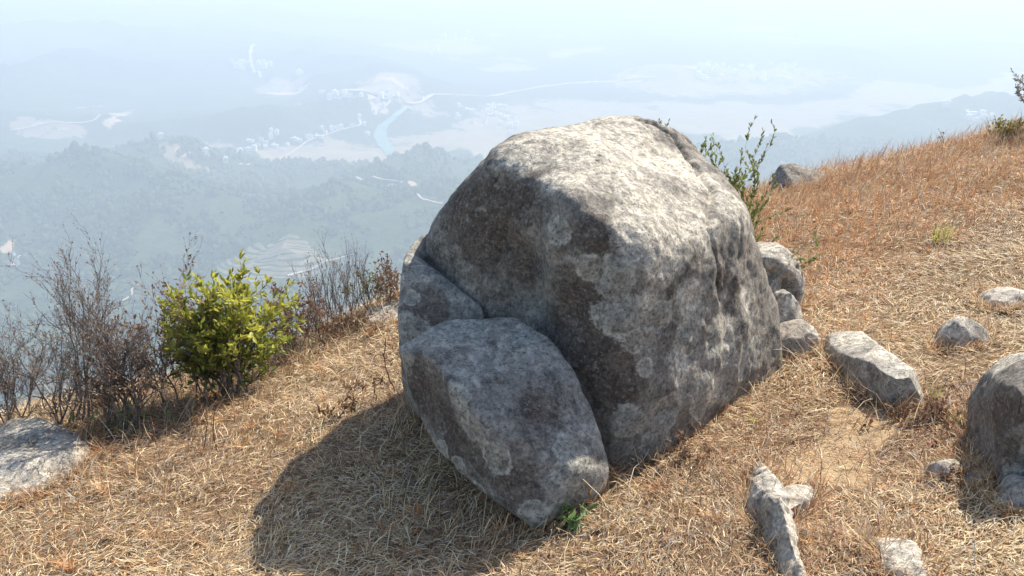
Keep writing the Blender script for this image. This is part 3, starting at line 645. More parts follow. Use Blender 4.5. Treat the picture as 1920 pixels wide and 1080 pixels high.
RY = on_ground(1500, 352)[1]
make_rock('rock', [A((1442, 364, RY), (1448, 328, RY + .1), (1462, 305, RY + .15), (1490, 304, RY + .2), (1530, 318, RY + .25), (1565, 330, RY + .25), (1560, 352, RY), (1500, 362, RY - .1)) + [p - np.array([0, 0, 0.2]) for p in A((1450, 362, RY), (1556, 350, RY), (1460, 340, RY + .45), (1550, 345, RY + .45))]], 'low dark rock poking up on the crest of the grassy slope', M['rock'], smooth=4, amps=SM, seed=17)
LY = on_ground(700, 606)[1]
make_rock('rock', [A((672, 602, LY), (690, 580, LY + .1), (745, 556, LY + .25), (800, 545, LY + .3), (800, 600, LY - .05), (740, 612, LY - .1)) + [p - np.array([0, 0, 0.2]) for p in A((680, 605, LY), (800, 600, LY), (690, 590, LY + .5), (800, 570, LY + .5))]], 'sloping grey rock slab at the drop behind the split-off slab', M['rock_grey'], smooth=4, amps=SM, seed=18)

# ------------------------------------------------------------------ dry grass: one mat nobody could count
def blades(x, y, L, Wd, az, inc, curl, col, twist=None, z=None):
    n = len(x); z = ground_z(x, y) if z is None else z
    R = 4; t = np.linspace(0, 1, R)
    P = np.zeros((n, R, 3)); P[:, 0] = np.stack([x, y, z - 0.004], -1); a = inc.copy(); azz = az.copy()
    for k in range(1, R):
        st = L / (R - 1)
        d = np.stack([np.cos(a) * np.sin(azz), np.cos(a) * np.cos(azz), np.sin(a)], -1)
        P[:, k] = P[:, k - 1] + d * st[:, None]; a = a - curl; azz = azz + (0 if twist is None else twist)
    side = np.stack([np.cos(az), -np.sin(az), rng.uniform(-0.5, 0.5, n)], -1)
    w = np.array([0.8, 1.0, 0.7, 0.0])[None, :, None] * Wd[:, None, None] * 0.5
    Lf = P - side[:, None] * w; Rt = P + side[:, None] * w
    V = np.concatenate([Lf[:, :3], Rt[:, :3], P[:, 3:4]], 1)        # 7 verts
    o = (np.arange(n) * 7)[:, None]
    Q = np.concatenate([o + np.array([[0, 3, 4, 1]]), o + np.array([[1, 4, 5, 2]])], 0); T = o + np.array([[2, 5, 6]])
    return V.reshape(-1, 3), Q, T, np.repeat(col, 7, 0)
STRAW = np.array([[0.78, 0.60, 0.345], [0.68, 0.49, 0.25], [0.86, 0.72, 0.47], [0.47, 0.30, 0.145]])
RUST = np.array([[0.60, 0.275, 0.10], [0.67, 0.37, 0.155], [0.48, 0.19, 0.075], [0.74, 0.52, 0.27]])
BROWN = np.array([[0.38, 0.225, 0.125], [0.48, 0.315, 0.18], [0.27, 0.14, 0.075], [0.62, 0.45, 0.27]])
def rust_zone(x, y):
    s = sstep(4.2, 5.6, y - 0.15 * x + 0.9 * vnoise(x * 0.7, y * 0.7, 0 * x, 81)) * sstep(-0.2, 0.8, x)
    return np.clip(s + 0.25 * sstep(0.15, 0.5, fbm(x * 1.1, y * 1.1, 0 * x, 3, 82)), 0, 1)
def brown_zone(x, y):
    q = fbm(x * 1.3 + 4, y * 1.3, 0 * x, 3, 83)
    near_r = np.exp(-(np.hypot(x - 0.75, y - 2.95) / 0.45) ** 2) + np.exp(-(np.hypot(x - 1.45, y - 3.0) / 0.35) ** 2) + 0.8 * np.exp(-(np.hypot(x + 0.1, y - 2.75) / 0.3) ** 2)
    q = q + 0.35 * sstep(0.1, 0.4, vnoise(x * 1.5, y * 1.1, 0 * x, 88)) * sstep(4.5, 6.0, y)
    left = sstep(3.0, 3.8, y) * sstep(0.2, -0.5, x)
    return np.clip(0.55 * sstep(0.0, 0.45, q) + 0.8 * near_r + 0.35 * left, 0, 1)
def pick(tab, n): return tab[rng.integers(0, len(tab), n)] * rng.uniform(0.78, 1.18, (n, 1))
def grass():
    n0 = 900000
    y = rng.uniform(1.45, 11.0, n0); x = rng.uniform(-1, 1, n0) * (0.60 * y + 0.7)
    dist = np.hypot(x, y); ye = np.interp(x, ex, ey)
    dens = np.clip((2.3 / dist) ** 1.3, 0, 1) * (0.60 * y + 0.7) / 7.3 * 3.1
    keep = (rng.uniform(0, 1, n0) < dens) & (y < ye + 0.7)
    soil = soil_field(x, y); keep &= rng.uniform(0, 1, n0) > 0.78 * soil
    clump = fbm(x * 5, y * 5, 0 * x, 2, 84); keep &= rng.uniform(-1.3, 0.25, n0) < clump
    x, y = x[keep], y[keep]; n = len(x); dist = np.hypot(x, y); print('grass blades', n)
    rz = rust_zone(x, y); bz = brown_zone(x, y); u = rng.uniform(0, 1, n)
    col = pick(STRAW, n); col = np.where((u < bz)[:, None], pick(BROWN, n), col); col = np.where((rng.uniform(0, 1, n) < rz * 0.85)[:, None], pick(RUST, n), col)
    grey = rng.uniform(0, 1, n) < 0.07; col[grey] = np.array([0.46, 0.41, 0.35]) * rng.uniform(0.7, 1.1, (grey.sum(), 1))
    far = sstep(3.0, 7.0, dist)
    up = rng.uniform(0, 1, n) < 0.035 + 0.26 * rz * far + 0.10 * bz
    L = np.where(up, rng.uniform(0.05, 0.12, n), rng.uniform(0.02, 0.062, n)) * (1 + 0.35 * far)
    Wd = rng.uniform(0.0012, 0.0034, n) * (1 + 0.4 * far)
    sw = 2.2 * vnoise(x * 2.5, y * 2.5, 0 * x, 85)
    az = np.where(up, rng.normal(1.2, 0.9, n), rng.uniform(0, 2 * math.pi, n) * 0.75 + sw)
    inc = np.where(up, rng.uniform(0.7, 1.4, n), rng.uniform(0.0, 0.42, n)); curl = np.where(up, rng.uniform(0.05, 0.45, n), rng.uniform(-0.12, 0.32, n))
    tw = rng.normal(0, 0.35, n)
    z = ground_z(x, y) + np.where(up, 0, rng.uniform(0, 0.018, n))
    parts = [blades(x, y, L, Wd, az, inc, curl, col, tw, z)]
    # long loose straws round the stones
    cx, cy = [], []
    for px, py, s, k in [(1350, 850, 0.22, 170), (1480, 720, 0.22, 170), (1560, 690, 0.15, 90), (1250, 880, 0.15, 90), (1750, 800, 0.2, 110), (1640, 790, 0.12, 30), (300, 900, 0.4, 120), (120, 930, 0.3, 90), (900, 940, 0.2, 100), (700, 1000, 0.35, 40), (1150, 940, 0.12, 60), (560, 700, 0.3, 90), (450, 770, 0.3, 90), (240, 830, 0.2, 80), (1470, 630, 0.1, 60), (1800, 960, 0.25, 80), (780, 860, 0.12, 50)]:
        c = on_ground(px, py); k = int(k * 0.6); cx.append(rng.normal(c[0], s, k)); cy.append(rng.normal(c[1], s, k))
    x = np.concatenate(cx); y = np.concatenate(cy); n = len(x)
    col = np.where((rng.uniform(0, 1, n) < 0.5)[:, None], pick(BROWN, n), pick(STRAW, n)); col = np.where((rng.uniform(0, 1, n) < 0.2)[:, None], pick(RUST, n), col)
    parts.append(blades(x, y, rng.uniform(0.07, 0.22, n), rng.uniform(0.0014, 0.0028, n), rng.uniform(0, 6.28, n), rng.uniform(0.25, 1.15, n), rng.uniform(0.1, 0.55, n), col, rng.normal(0, 0.2, n)))
    # rooted tufts
    nt_ = 1500; ty = rng.uniform(1.6, 9.5, nt_); tx = rng.uniform(-1, 1, nt_) * (0.58 * ty + 0.5); ok = (ty < np.interp(tx, ex, ey) + 0.3) & (soil_field(tx, ty) < 0.3) & (rng.uniform(0, 1, nt_) < 0.35 + 0.65 * np.maximum(brown_zone(tx, ty), rust_zone(tx, ty)))
    tx, ty = tx[ok], ty[ok]; per = 26; x = np.repeat(tx, per) + rng.normal(0, 0.012, len(tx) * per); y = np.repeat(ty, per) + rng.normal(0, 0.012, len(tx) * per); n = len(x)
    pal = np.repeat(rng.uniform(0, 1, len(tx)) < 0.25 + 0.6 * rust_zone(tx, ty), per)[:, None]; tone = np.repeat(rng.uniform(0.75, 1.15, len(tx)), per)[:, None]; sz = np.repeat(rng.uniform(0.6, 1.25, len(tx)), per)
    col = np.where(pal, pick(RUST, n), np.where((rng.uniform(0, 1, n) < 0.5)[:, None], pick(BROWN, n), pick(STRAW, n))) * tone
    parts.append(blades(x, y, rng.uniform(0.035, 0.10, n) * sz, rng.uniform(0.0016, 0.0034, n), rng.uniform(0, 6.28, n), rng.uniform(0.45, 1.4, n), rng.uniform(0.15, 0.6, n), col, rng.normal(0, 0.15, n)))
    # straw caught round the foot of every stone
    for RV in ROCKV:
        dz = RV[:, 2] - ground_z(RV[:, 0], RV[:, 1]); near = RV[np.abs(dz) < 0.02]
        if len(near) < 5: continue
        k = int(min(1100, max(160, len(near) * 0.9))); q = near[rng.integers(0, len(near), k)]; c0 = RV.mean(0); outw = np.arctan2(q[:, 0] - c0[0], q[:, 1] - c0[1])
        x = q[:, 0] + np.sin(outw) * rng.uniform(0, 0.035, k); y = q[:, 1] + np.cos(outw) * rng.uniform(0, 0.035, k)
        col = np.where((rng.uniform(0, 1, k) < 0.55)[:, None], pick(BROWN, k), pick(STRAW, k)); col = np.where((rng.uniform(0, 1, k) < 0.2)[:, None], pick(RUST, k), col)
        parts.append(blades(x, y, rng.uniform(0.03, 0.10, k), rng.uniform(0.0016, 0.0034, k), outw + rng.normal(0, 1.1, k), rng.uniform(0.3, 1.35, k), rng.uniform(0.05, 0.5, k), col, rng.normal(0, 0.2, k)))
    # taller wisps along the crest
    k = 2600; x = rng.uniform(0.9, 6.0, k); y = np.interp(x, ex, ey) + rng.normal(-0.25, 0.3, k)
    parts.append(blades(x, y, rng.uniform(0.10, 0.24, k), rng.uniform(0.0018, 0.0034, k), rng.normal(1.3, 0.6, k), rng.uniform(0.7, 1.3, k), rng.uniform(0.1, 0.4, k), np.where((rng.uniform(0, 1, k) < 0.6)[:, None], pick(RUST, k), pick(STRAW, k)), rng.normal(0, 0.1, k)))
    k = 2200; x = rng.uniform(-2.6, 0.1, k); y = np.interp(x, ex, ey) + rng.normal(-0.1, 0.25, k)
    parts.append(blades(x, y, rng.uniform(0.06, 0.18, k), rng.uniform(0.0016, 0.003, k), rng.uniform(0, 6.28, k), rng.uniform(0.6, 1.4, k), rng.uniform(0.05, 0.4, k), np.where((rng.uniform(0, 1, k) < 0.6)[:, None], pick(BROWN, k), pick(STRAW, k)), rng.normal(0, 0.1, k)))
    off = 0; Vs, Qs, Ts, Cs = [], [], [], []
    for V, Q, T, C in parts: Vs.append(V); Qs.append(Q + off); Ts.append(T + off); Cs.append(C); off += len(V)
    o = mesh_np('dry_grass', np.concatenate(Vs), [np.concatenate(Qs), np.concatenate(Ts)], attr_mat('dry_grass_straw', rough=0.6, spec=0.25, trans=0.25), smooth=True, attrs={'col': np.concatenate(Cs)})
    tag(o, 'matted dry straw and rust grass covering the hilltop', 'grass', kind='stuff')
grass()

# ------------------------------------------------------------------ shrubs and weeds
def unit(v): return v / (np.linalg.norm(v, axis=-1, keepdims=True) + 1e-9)
def grow(base, n, height, lean, rad, levels, kids, wander=0.18, up=0.10, foot=0.06, kl=(0.35, 0.65), fork=0.7, rs=None, bias=(0, 0, 0), cone=0.0):
    rs = rs or rng; polys, tips = [], []
    stack = []
    for _ in range(n):
        a = rs.uniform(0, 2 * math.pi); l = lean * math.sqrt(rs.uniform(0, 1))
        d = unit(np.array([math.cos(a) * l, math.sin(a) * l, 1.0]) + np.array(bias))
        p = np.array(base) + np.array([rs.normal(0, foot), rs.normal(0, foot), 0]); p[2] = float(ground_z(p[0], p[1])) - 0.03
        stack.append((p, d, height * rs.uniform(0.7, 1.05) * (1 - cone * l / max(lean, 1e-6)), rad * rs.uniform(0.7, 1.1), 0))
    while stack:
        p, d, L, r, lv = stack.pop(); m = 8 if lv == 0 else 6
        P = [p]; dd = d
        for k in range(m - 1):
            dd = unit(dd + rs.normal(0, wander, 3) + np.array([0, 0, up])); P.append(P[-1] + dd * L / (m - 1))
        P = np.array(P); R = np.linspace(r, r * 0.45, m); polys.append((P, R)); tips.append((P, lv))
        if lv < levels:
            for _ in range(rs.integers(kids[0], kids[1] + 1)):
                k = rs.integers(2 if lv == 0 else 1, m); t = unit(P[k] - P[k - 1])
                nd = unit(t + fork * unit(rs.normal(0, 1, 3)))
                stack.append((P[k], nd, L * rs.uniform(*kl), max(R[k] * 0.7, 0.0008), lv + 1))
    return polys, tips
def leaf_frames(tips, per, minlv, spread, rs=None, frac=0.35):
    rs = rs or rng; pos, dr = [], []
    for P, lv in tips:
        if lv < minlv: continue
        seg = np.linalg.norm(np.diff(P, axis=0), axis=1).sum()
        for _ in range(max(1, int(per * seg / 0.1 + rs.uniform(0, 1)))):
            t = rs.uniform(frac, 1.0) * (len(P) - 1); k = min(int(t), len(P) - 2); q = P[k] + (P[k + 1] - P[k]) * (t - k)
            pos.append(q); dr.append(unit(unit(P[k + 1] - P[k]) + spread * unit(rs.normal(0, 1, 3))))
    return np.array(pos), np.array(dr)
LEAF_T = np.array([0, .3, .3, .3, .68, .68, .68, 1.0]); LEAF_W = np.array([0, -.85, 0, .85, -.8, 0, .8, 0]) * 0.5; LEAF_Z = np.array([0, .16, 0, .16, .10, -.05, .10, -.16])
LEAF_Q = np.array([[1, 2, 5, 4], [2, 3, 6, 5]]); LEAF_TRI = np.array([[0, 2, 1], [0, 3, 2], [4, 5, 7], [5, 6, 7]])
def leaves(pos, dr, L, Wd, col):
    n = len(pos); ref = unit(rng.normal(0, 0.55, (n, 3)) + np.array([0, 0, 1.0])); S = unit(np.cross(dr, ref)); Nn = np.cross(S, dr)
    V = pos[:, None] + dr[:, None] * (LEAF_T[None, :, None] * L[:, None, None]) + S[:, None] * (LEAF_W[None, :, None] * Wd[:, None, None]) + Nn[:, None] * (LEAF_Z[None, :, None] * Wd[:, None, None])
    o = (np.arange(n) * 8)[:, None, None]
    return V.reshape(-1, 3), [(LEAF_Q[None] + o).reshape(-1, 4), (LEAF_TRI[None] + o).reshape(-1, 3)], np.repeat(col, 8, 0), (S, Nn)
M['bark'] = plain_mat('grey_twig_bark', (0.23, 0.195, 0.165), (0.11, 0.09, 0.075), 40.0)
M['bark_pale'] = plain_mat('pale_twig_bark', (0.22, 0.18, 0.155), (0.12, 0.09, 0.08), 40.0)
M['stalk'] = plain_mat('dead_stalk', (0.20, 0.11, 0.065), (0.11, 0.06, 0.04), 40.0)
M['leaf'] = attr_mat('leaf_tissue', rough=0.5, spec=0.35, trans=0.48, vary=0.35, scale=90.0)
M['dead_leaf'] = attr_mat('dead_leaf_tissue', rough=0.8, spec=0.1, trans=0.2)
def shrub(name, px, py, label, cat='shrub', polys=None, tips=None, bark='bark', leaf=None, sides=4, group=None, base=None):
    b = base if base is not None else on_ground(px, py); e = empty(name, tuple(b)); tag(e, label, cat, group)
    V, F = tubes(polys, 3); mesh_np('branches', V, F, M[bark], e)
    if leaf:
        for nm, pos, dr, L, Wd, col, mt in leaf:
            if len(pos) == 0: continue
            V, F, C, _ = leaves(pos, dr, L, Wd, col); tag(mesh_np(nm, V, F, M[mt], e, attrs={'col': C}), kind='stuff')
    return e
def cols(a, b, n, j=0.15):
    t = rng.uniform(0, 1, (n, 1)); return (np.array(a) * (1 - t) + np.array(b) * t) * rng.uniform(1 - j, 1 + j, (n, 1))
def bare(px, py, hpx, label, n, lean, levels=3, kids=(3, 5), rad=0.0055, buds=2.0, back=0.0, brown=0.0, green=0, bark='bark', foot=0.06, wander=0.16, up=0.08, fork=0.75, bias=(0, 0, 0), name='bare_shrub', kl=(0.35, 0.65)):
    b = on_ground(px, py); b[1] += back; b[2] = float(ground_z(b[0], b[1])); H = hpx * b[1] / FPX * 1.08
    polys, tips = grow(b, n, H, lean, rad, levels, kids, foot=foot, wander=wander, up=up, fork=fork, bias=bias, kl=kl)
    lf = []
    if buds:
        pos, dr = leaf_frames(tips, buds, levels - 1, 0.7); k = len(pos)
        lf.append(('dry_buds', pos, dr, rng.uniform(0.006, 0.014, k), rng.uniform(0.004, 0.007, k), cols((0.22, 0.13, 0.085), (0.36, 0.24, 0.16), k), 'dead_leaf'))
    if brown:
        pos, dr = leaf_frames(tips, brown, levels - 1, 0.9); k = len(pos)
        lf.append(('dead_leaves', pos, dr, rng.uniform(0.012, 0.026, k), rng.uniform(0.006, 0.012, k), cols((0.15, 0.08, 0.05), (0.34, 0.21, 0.12), k), 'dead_leaf'))
    if green:
        q = np.array(b); pos = q + np.stack([rng.normal(0, 0.10, green), rng.normal(-0.03, 0.05, green), rng.uniform(0.0, 0.12, green)], -1)
        dr = unit(rng.normal(0, 1, (green, 3)) + np.array([0, 0, 0.5]))
        lf.append(('green_leaves', pos, dr, rng.uniform(0.03, 0.055, green), rng.uniform(0.008, 0.014, green), cols((0.10, 0.17, 0.05), (0.26, 0.34, 0.12), green), 'leaf'))
    return shrub(name, px, py, label, polys=polys, tips=tips, bark=bark, leaf=lf, base=b)
bare(240, 795, 218, 'tallest bare grey twiggy bush behind the smooth pale boulder', 9, 0.42, 3, (5, 7), rad=0.0075, green=24)
bare(130, 800, 215, 'wide-spreading bare grey bush beside the smooth pale boulder', 8, 0.6, 3, (4, 6), rad=0.0075, bias=(-0.08, 0, 0))
bare(10, 815, 165, 'low bare bush leaning away over the smooth pale boulder', 8, 0.6, 3, (5, 7), bias=(-0.15, 0, 0))
bare(320, 770, 178, 'dark bush with shrivelled brown leaves beside the yellow-green bush', 7, 0.36, 3, (4, 6), brown=0.9, green=26, back=0.1)
bare(225, 800, 130, 'low tangle of brown twigs and green blades under the bare bushes', 9, 0.9, 3, (3, 4), brown=1.6, green=44, rad=0.004)
bare(545, 665, 100, 'rusty low bush with dead leaves beyond the yellow-green bush', 9, 0.75, 3, (3, 5), brown=3.5, rad=0.004, green=18)
bare(600, 640, 70, 'brown brittle bush with curled leaves at the foot of the bare brush', 8, 0.9, 3, (3, 4), brown=3.0, rad=0.004, foot=0.03)
bare(645, 622, 108, 'dense brush of upright bare grey stems beside the grey rock slab', 26, 0.22, 2, (3, 5), rad=0.003, buds=1.0, bark='bark_pale', foot=0.10, wander=0.07, up=0.06, fork=0.35, back=0.15)
bare(560, 630, 150, 'sparse thin upright twigs rising over the rusty low bush', 9, 0.15, 1, (2, 3), rad=0.0022, buds=1.2, bark='bark_pale', foot=0.14, wander=0.05, fork=0.35, back=0.25)
bare(660, 618, 48, 'low rusty heath tuft below the dense bare brush', 9, 0.9, 2, (3, 5), brown=3.5, rad=0.003)
bare(733, 585, 62, 'rust-leaved bush at the edge of the split-off slab', 8, 0.45, 3, (3, 4), brown=4.5, rad=0.003, back=0.1)
bare(1792, 800, 46, 'reddish dry weeds packed against the dark rounded boulder', 10, 0.9, 2, (3, 5), brown=3.0, rad=0.002, foot=0.05, name='dry_weed')
bare(1835, 905, 36, 'brown dry weeds among the stone chips', 9, 1.0, 2, (3, 5), brown=2.5, rad=0.002, foot=0.05, name='dry_weed')
bare(1690, 790, 40, 'brown dry weeds under the tip of the long pale-topped rock', 9, 1.0, 2, (3, 4), brown=2.0, rad=0.002, foot=0.05, name='dry_weed')
bare(1265, 862, 42, 'brown dry weeds at the front foot of the huge boulder', 9, 0.9, 2, (3, 4), brown=1.5, rad=0.002, foot=0.05, name='dry_weed')
def leafy(px, py, hpx, label, n, lean, c0, c1, L, Wd, per, levels=2, kids=(3, 5), rad=0.004, back=0.0, bark='bark', bias=(0, 0, 0), name='leafy_shrub', foot=0.04, up=0.1, fork=0.7, spread=0.8, base=None, H=None, frac=0.35):
    b = on_ground(px, py) if base is None else base; b[1] += back; b[2] = float(ground_z(b[0], b[1])); H = H or hpx * b[1] / FPX * 1.05
    polys, tips = grow(b, n, H, lean, rad, levels, kids, foot=foot, bias=bias, up=up, fork=fork)
    pos, dr = leaf_frames(tips, per, 1, spread, frac=frac); k = len(pos)
    return shrub(name, px, py, label, polys=polys, tips=tips, bark=bark, base=b, leaf=[('foliage', pos, dr, rng.uniform(L * 0.7, L * 1.2, k), rng.uniform(Wd * 0.7, Wd * 1.2, k), cols(c0, c1, k), 'leaf')])
leafy(688, 590, 66, 'small olive-green bush beside the sloping grey rock slab', 8, 0.35, (0.10, 0.12, 0.03), (0.22, 0.22, 0.06), 0.022, 0.010, 4.0, back=0.15)
# shrub standing behind the great boulder, its shoots fanning to the right
SB = np.array([0.91, 4.7, 0.0])
leafy(0, 0, 0, 'slender green shrub fanning out behind the huge boulder', 24, 0.17, (0.12, 0.15, 0.045), (0.32, 0.32, 0.10), 0.024, 0.010, 10.0, levels=2, kids=(4, 6), bias=(0.20, 0, 0), base=SB, H=0.54, fork=0.45, up=0.12, spread=0.6, rad=0.005)
EY = on_ground(1912, 262)
leafy(1944, 250, 95, 'grey scrawny shrub on the crest of the rust grass slope', 7, 0.25, (0.13, 0.12, 0.10), (0.24, 0.22, 0.18), 0.03, 0.012, 6.0, levels=2, kids=(4, 6))
leafy(1890, 262, 34, 'low yellowish bush at the foot of the scrawny crest shrub', 12, 0.9, (0.26, 0.22, 0.05), (0.42, 0.33, 0.09), 0.03, 0.012, 5.0, levels=2)

# the yellow-green bush: outermost leaves one by one, the rest as one mass
def bright_bush():
    b = on_ground(432, 735); b[2] = float(ground_z(b[0], b[1])); H = 232 * b[1] / FPX
    e = empty('leafy_shrub', tuple(b)); tag(e, 'bright yellow-green leafy bush beside the bare twiggy bushes', 'shrub')
    polys, tips = grow(b, 30, H * 1.0, 0.80, 0.005, 2, (5, 7), foot=0.05, up=0.09, fork=0.85, kl=(0.28, 0.46), cone=0.30)
    V, F = tubes(polys); mesh_np('branches', V, F, M['bark'], e)
    pos, dr = leaf_frames(tips, 7.5, 1, 0.75); k = len(pos)
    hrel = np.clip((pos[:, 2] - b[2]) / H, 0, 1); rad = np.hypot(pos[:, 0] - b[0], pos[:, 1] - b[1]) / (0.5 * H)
    upper_lit = np.clip(0.08 + 0.75 * hrel + 0.2 * rad + rng.normal(0, 0.26, k), 0, 1)[:, None]  # sunlight on the upper, outer leaves put into their yellower colour
    col = np.array([0.11, 0.195, 0.035]) * (1 - upper_lit) + np.array([0.57, 0.53, 0.08]) * upper_lit; col *= rng.uniform(0.7, 1.15, (k, 1)); dead = rng.uniform(0, 1, k) < 0.07; col[dead] = np.array([0.30, 0.19, 0.08])
    L = rng.uniform(0.022, 0.046, k); Wd = L * rng.uniform(0.36, 0.46, k)
    score = -(pos[:, 1] - b[1]) + 0.6 * (pos[:, 2] - b[2]) + 0.3 * rad * H; order = np.argsort(-score); out = order[:290]; rest = order[290:]
    print('bush leaves', k)
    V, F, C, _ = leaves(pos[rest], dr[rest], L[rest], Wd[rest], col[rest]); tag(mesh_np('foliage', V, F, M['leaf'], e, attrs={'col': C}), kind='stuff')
    variants = []
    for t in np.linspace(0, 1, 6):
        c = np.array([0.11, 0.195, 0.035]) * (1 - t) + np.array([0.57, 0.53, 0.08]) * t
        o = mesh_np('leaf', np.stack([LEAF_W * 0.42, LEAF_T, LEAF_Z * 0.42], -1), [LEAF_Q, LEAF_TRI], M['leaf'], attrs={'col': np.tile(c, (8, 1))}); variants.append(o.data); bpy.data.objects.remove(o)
    from mathutils import Matrix
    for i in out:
        me = variants[int(round(float(upper_lit[i, 0]) * 5))]; o = bpy.data.objects.new('leaf', me); COL.objects.link(o); o.parent = e
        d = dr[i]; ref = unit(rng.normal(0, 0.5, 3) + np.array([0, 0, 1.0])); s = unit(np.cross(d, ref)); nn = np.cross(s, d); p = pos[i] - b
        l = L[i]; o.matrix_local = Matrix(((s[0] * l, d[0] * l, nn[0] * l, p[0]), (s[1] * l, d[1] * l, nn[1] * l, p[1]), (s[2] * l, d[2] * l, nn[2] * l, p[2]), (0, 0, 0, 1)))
bright_bush()

# dead stalks with a few shrivelled leaves
def stalk(px, py, tpx, tpy, label, heads=5, bend=0.03, rad=0.0028, twigs=2):
    b = on_ground(px, py); t = at(tpx, tpy, b[1] + 0.02); m = 9; u = np.linspace(0, 1, m)[:, None]
    P = b + (t - b) * u + np.array([1.0, 0.3, 0]) * (bend * np.sin(u * math.pi)) + rng.normal(0, 0.003, (m, 3)); P[0, 2] -= 0.03
    polys = [(P, np.linspace(rad, rad * 0.5, m))]; ends = [P[-1], P[-2], P[-3]]
    for k in range(twigs):
        q = P[rng.integers(4, m - 1)]; L = 0.05 * rng.uniform(0.6, 1.3); d = unit(np.array([rng.choice([-1, 1]) * 0.9, rng.normal(0, 0.4), 0.6])); Q = np.array([q + d * L * s + np.array([0, 0, -0.012 * s * s]) for s in np.linspace(0, 1, 5)])
        polys.append((Q, np.linspace(rad * 0.6, rad * 0.35, 5))); ends += [Q[-1], Q[-2]]
    n = heads * len(ends); pos = np.repeat(np.array(ends), heads, 0) + rng.normal(0, 0.004, (n, 3)); dr = unit(rng.normal(0, 1, (n, 3)) + np.array([0, 0, -0.5]))
    shrub('dead_weed', px, py, label, 'weed', polys=polys, bark='stalk', base=b, leaf=[('dead_leaves', pos, dr, rng.uniform(0.012, 0.030, n), rng.uniform(0.005, 0.012, n), cols((0.13, 0.065, 0.035), (0.32, 0.18, 0.09), n), 'dead_leaf')])
stalk(378, 850, 366, 735, 'thin dead stalk with tan leaves below the yellow-green bush', 4)
stalk(408, 846, 412, 740, 'forked dead stalk with a curled tan leaf below the yellow-green bush', 5, bend=-0.02)
stalk(742, 737, 724, 640, 'taller forked dead twig beside the wedge-shaped boulder', 1, bend=-0.02, rad=0.0035, twigs=3)
stalk(705, 757, 700, 708, 'dead weed with hanging seed heads at the edge of the shadow', 7, bend=0.0)
stalk(668, 775, 650, 718, 'dead weed with a drooping dark head at the edge of the shadow', 7, bend=0.01)
stalk(628, 790, 640, 752, 'short dead weed with star-shaped dry head near the shadow', 6)
stalk(596, 800, 594, 765, 'shortest dead weed with a dark head near the shadow', 6)
stalk(1764, 283, 1762, 246, 'thin dark-headed weed standing up from the crest grass', 2, rad=0.003, twigs=2)
# green herb at the foot of the wedge boulder: every leaf its own
def herb(px, py, label, n, size, c, name='green_herb', spread=0.05, wr=0.34, up=0.7):
    b = on_ground(px, py); e = empty(name, tuple(b)); tag(e, label, 'plant')
    polys = []
    from mathutils import Matrix
    vs = []
    for k in (0.75, 1.0, 1.3):
        o = mesh_np('leaf', np.stack([LEAF_W * wr, LEAF_T, LEAF_Z * wr], -1), [LEAF_Q, LEAF_TRI], M['leaf'], attrs={'col': np.tile(np.array(c) * k, (8, 1))}); vs.append(o.data); bpy.data.objects.remove(o)
    for _ in range(max(3, n // 5)):
        a = rng.uniform(0, 6.28); d = unit(np.array([math.cos(a) * 0.6, math.sin(a) * 0.6, 1.0])); P = np.array([b + np.array([0, 0, -0.02]) + d * s * spread * 1.6 for s in np.linspace(0, 1, 5)]); polys.append((P, np.linspace(0.002, 0.001, 5)))
    V, F = tubes(polys); mesh_np('stems', V, F, M['leaf_stem'], e)
    for i in range(n):
        P = polys[i % len(polys)][0]; q = P[rng.integers(1, 5)] - b; d = unit(rng.normal(0, 1, 3) + np.array([0, -0.2, up])); ref = unit(rng.normal(0, 0.5, 3) + np.array([0, -0.3, 1.0])); s = unit(np.cross(d, ref)); nn = np.cross(s, d); l = size * rng.uniform(0.7, 1.2)
        o = bpy.data.objects.new('leaf', vs[i % 3]); COL.objects.link(o); o.parent = e
        o.matrix_local = Matrix(((s[0] * l, d[0] * l, nn[0] * l, q[0]), (s[1] * l, d[1] * l, nn[1] * l, q[1]), (s[2] * l, d[2] * l, nn[2] * l, q[2]), (0, 0, 0, 1)))
M['leaf_stem'] = plain_mat('green_stem', (0.16, 0.22, 0.07), None, 30.0)
herb(1078, 985, 'small green leafy herb at the foot of the wedge-shaped boulder', 46, 0.042, (0.17, 0.27, 0.09), spread=0.045)
herb(1750, 835, 'tiny red-leaved seedling beside the dark rounded boulder', 12, 0.030, (0.46, 0.09, 0.08), name='red_seedling', spread=0.02, wr=0.6, up=0.3)
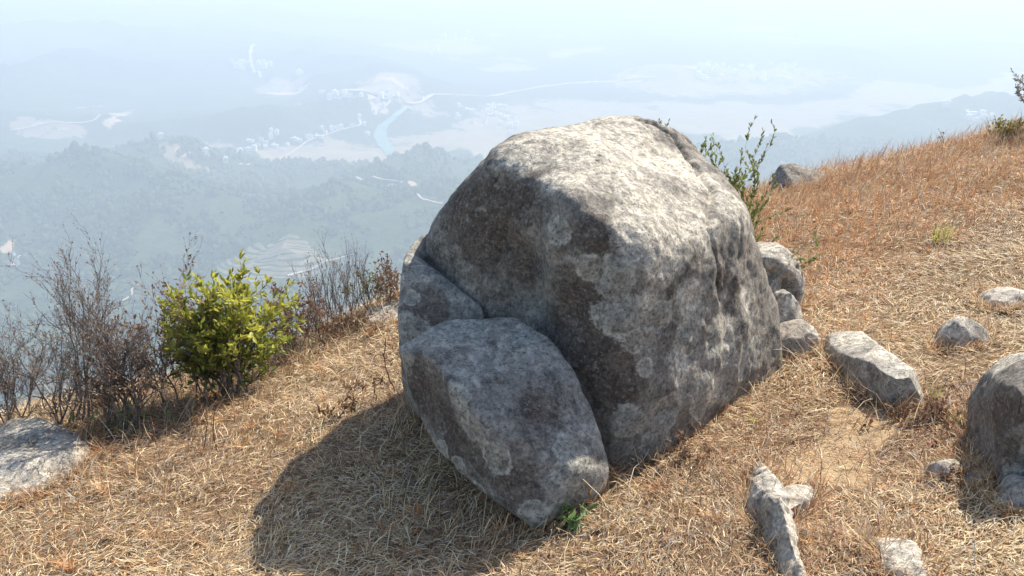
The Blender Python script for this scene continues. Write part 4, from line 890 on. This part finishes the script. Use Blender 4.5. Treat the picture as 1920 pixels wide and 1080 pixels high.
for px, py, lb, n, h in [(1452, 690, 'tall green grass blades against the right foot of the huge boulder', 7, 0.10), (1412, 792, 'short yellow-green grass blades in front of the huge boulder', 6, 0.06), (1752, 752, 'yellow-green grass blades at the tip of the long rock', 9, 0.07), (1790, 790, 'green grass blades between the long rock and the dark rounded boulder', 8, 0.06), (1100, 945, 'orange-brown upright blades behind the green herb', 8, 0.13), (1765, 455, 'olive grass tussock in the rust grass slope', 26, 0.12)]:
    b = on_ground(px, py); e = empty('grass_tuft', tuple(b)); tag(e, lb, 'grass tuft')
    x = rng.normal(b[0], 0.012 + 0.02 * (n > 20), n); y = rng.normal(b[1], 0.012, n)
    c = cols((0.42, 0.25, 0.08), (0.30, 0.16, 0.05), n) if 'orange' in lb else cols((0.30, 0.34, 0.06), (0.48, 0.45, 0.12), n)
    for i in range(n):
        V, Q, T, C = blades(x[i:i+1], y[i:i+1], rng.uniform(0.7, 1.2, 1) * h, np.array([0.005]), rng.uniform(0, 6.28, 1), rng.uniform(1.1, 1.5, 1), rng.uniform(0.0, 0.25, 1), c[i:i+1])
        mesh_np('blade', V, [Q, T], M['leaf'], e, attrs={'col': C})

# ------------------------------------------------------------------ haze
def haze():
    x0, x1, z0, z1 = -43000.0, 43000.0, float(TV[:, 2].min()) - 1.0, max(float(TV[:, 2].max()), 3.5) + 2.0
    V = np.array([(x, y, z) for z in (z0, z1) for y in (x0, x1) for x in (x0, x1)])
    F = np.array([(0, 2, 3, 1), (4, 5, 7, 6), (0, 1, 5, 4), (2, 6, 7, 3), (0, 4, 6, 2), (1, 3, 7, 5)])
    m = bpy.data.materials.new('valley_haze'); m.use_nodes = True; nt = m.node_tree; nt.nodes.clear()
    out = nt.nodes.new('ShaderNodeOutputMaterial'); v = nt.nodes.new('ShaderNodeVolumePrincipled')
    v.inputs['Color'].default_value = (0.70, 0.785, 0.885, 1); v.inputs['Density'].default_value = HAZE_DENSITY; v.inputs['Anisotropy'].default_value = 0.15
    nt.links.new(v.outputs[0], out.inputs['Volume'])
    tag(mesh_np('haze', V, F, m, smooth=False), 'pale blue haze filling the valley air', 'haze', kind='stuff')
haze()
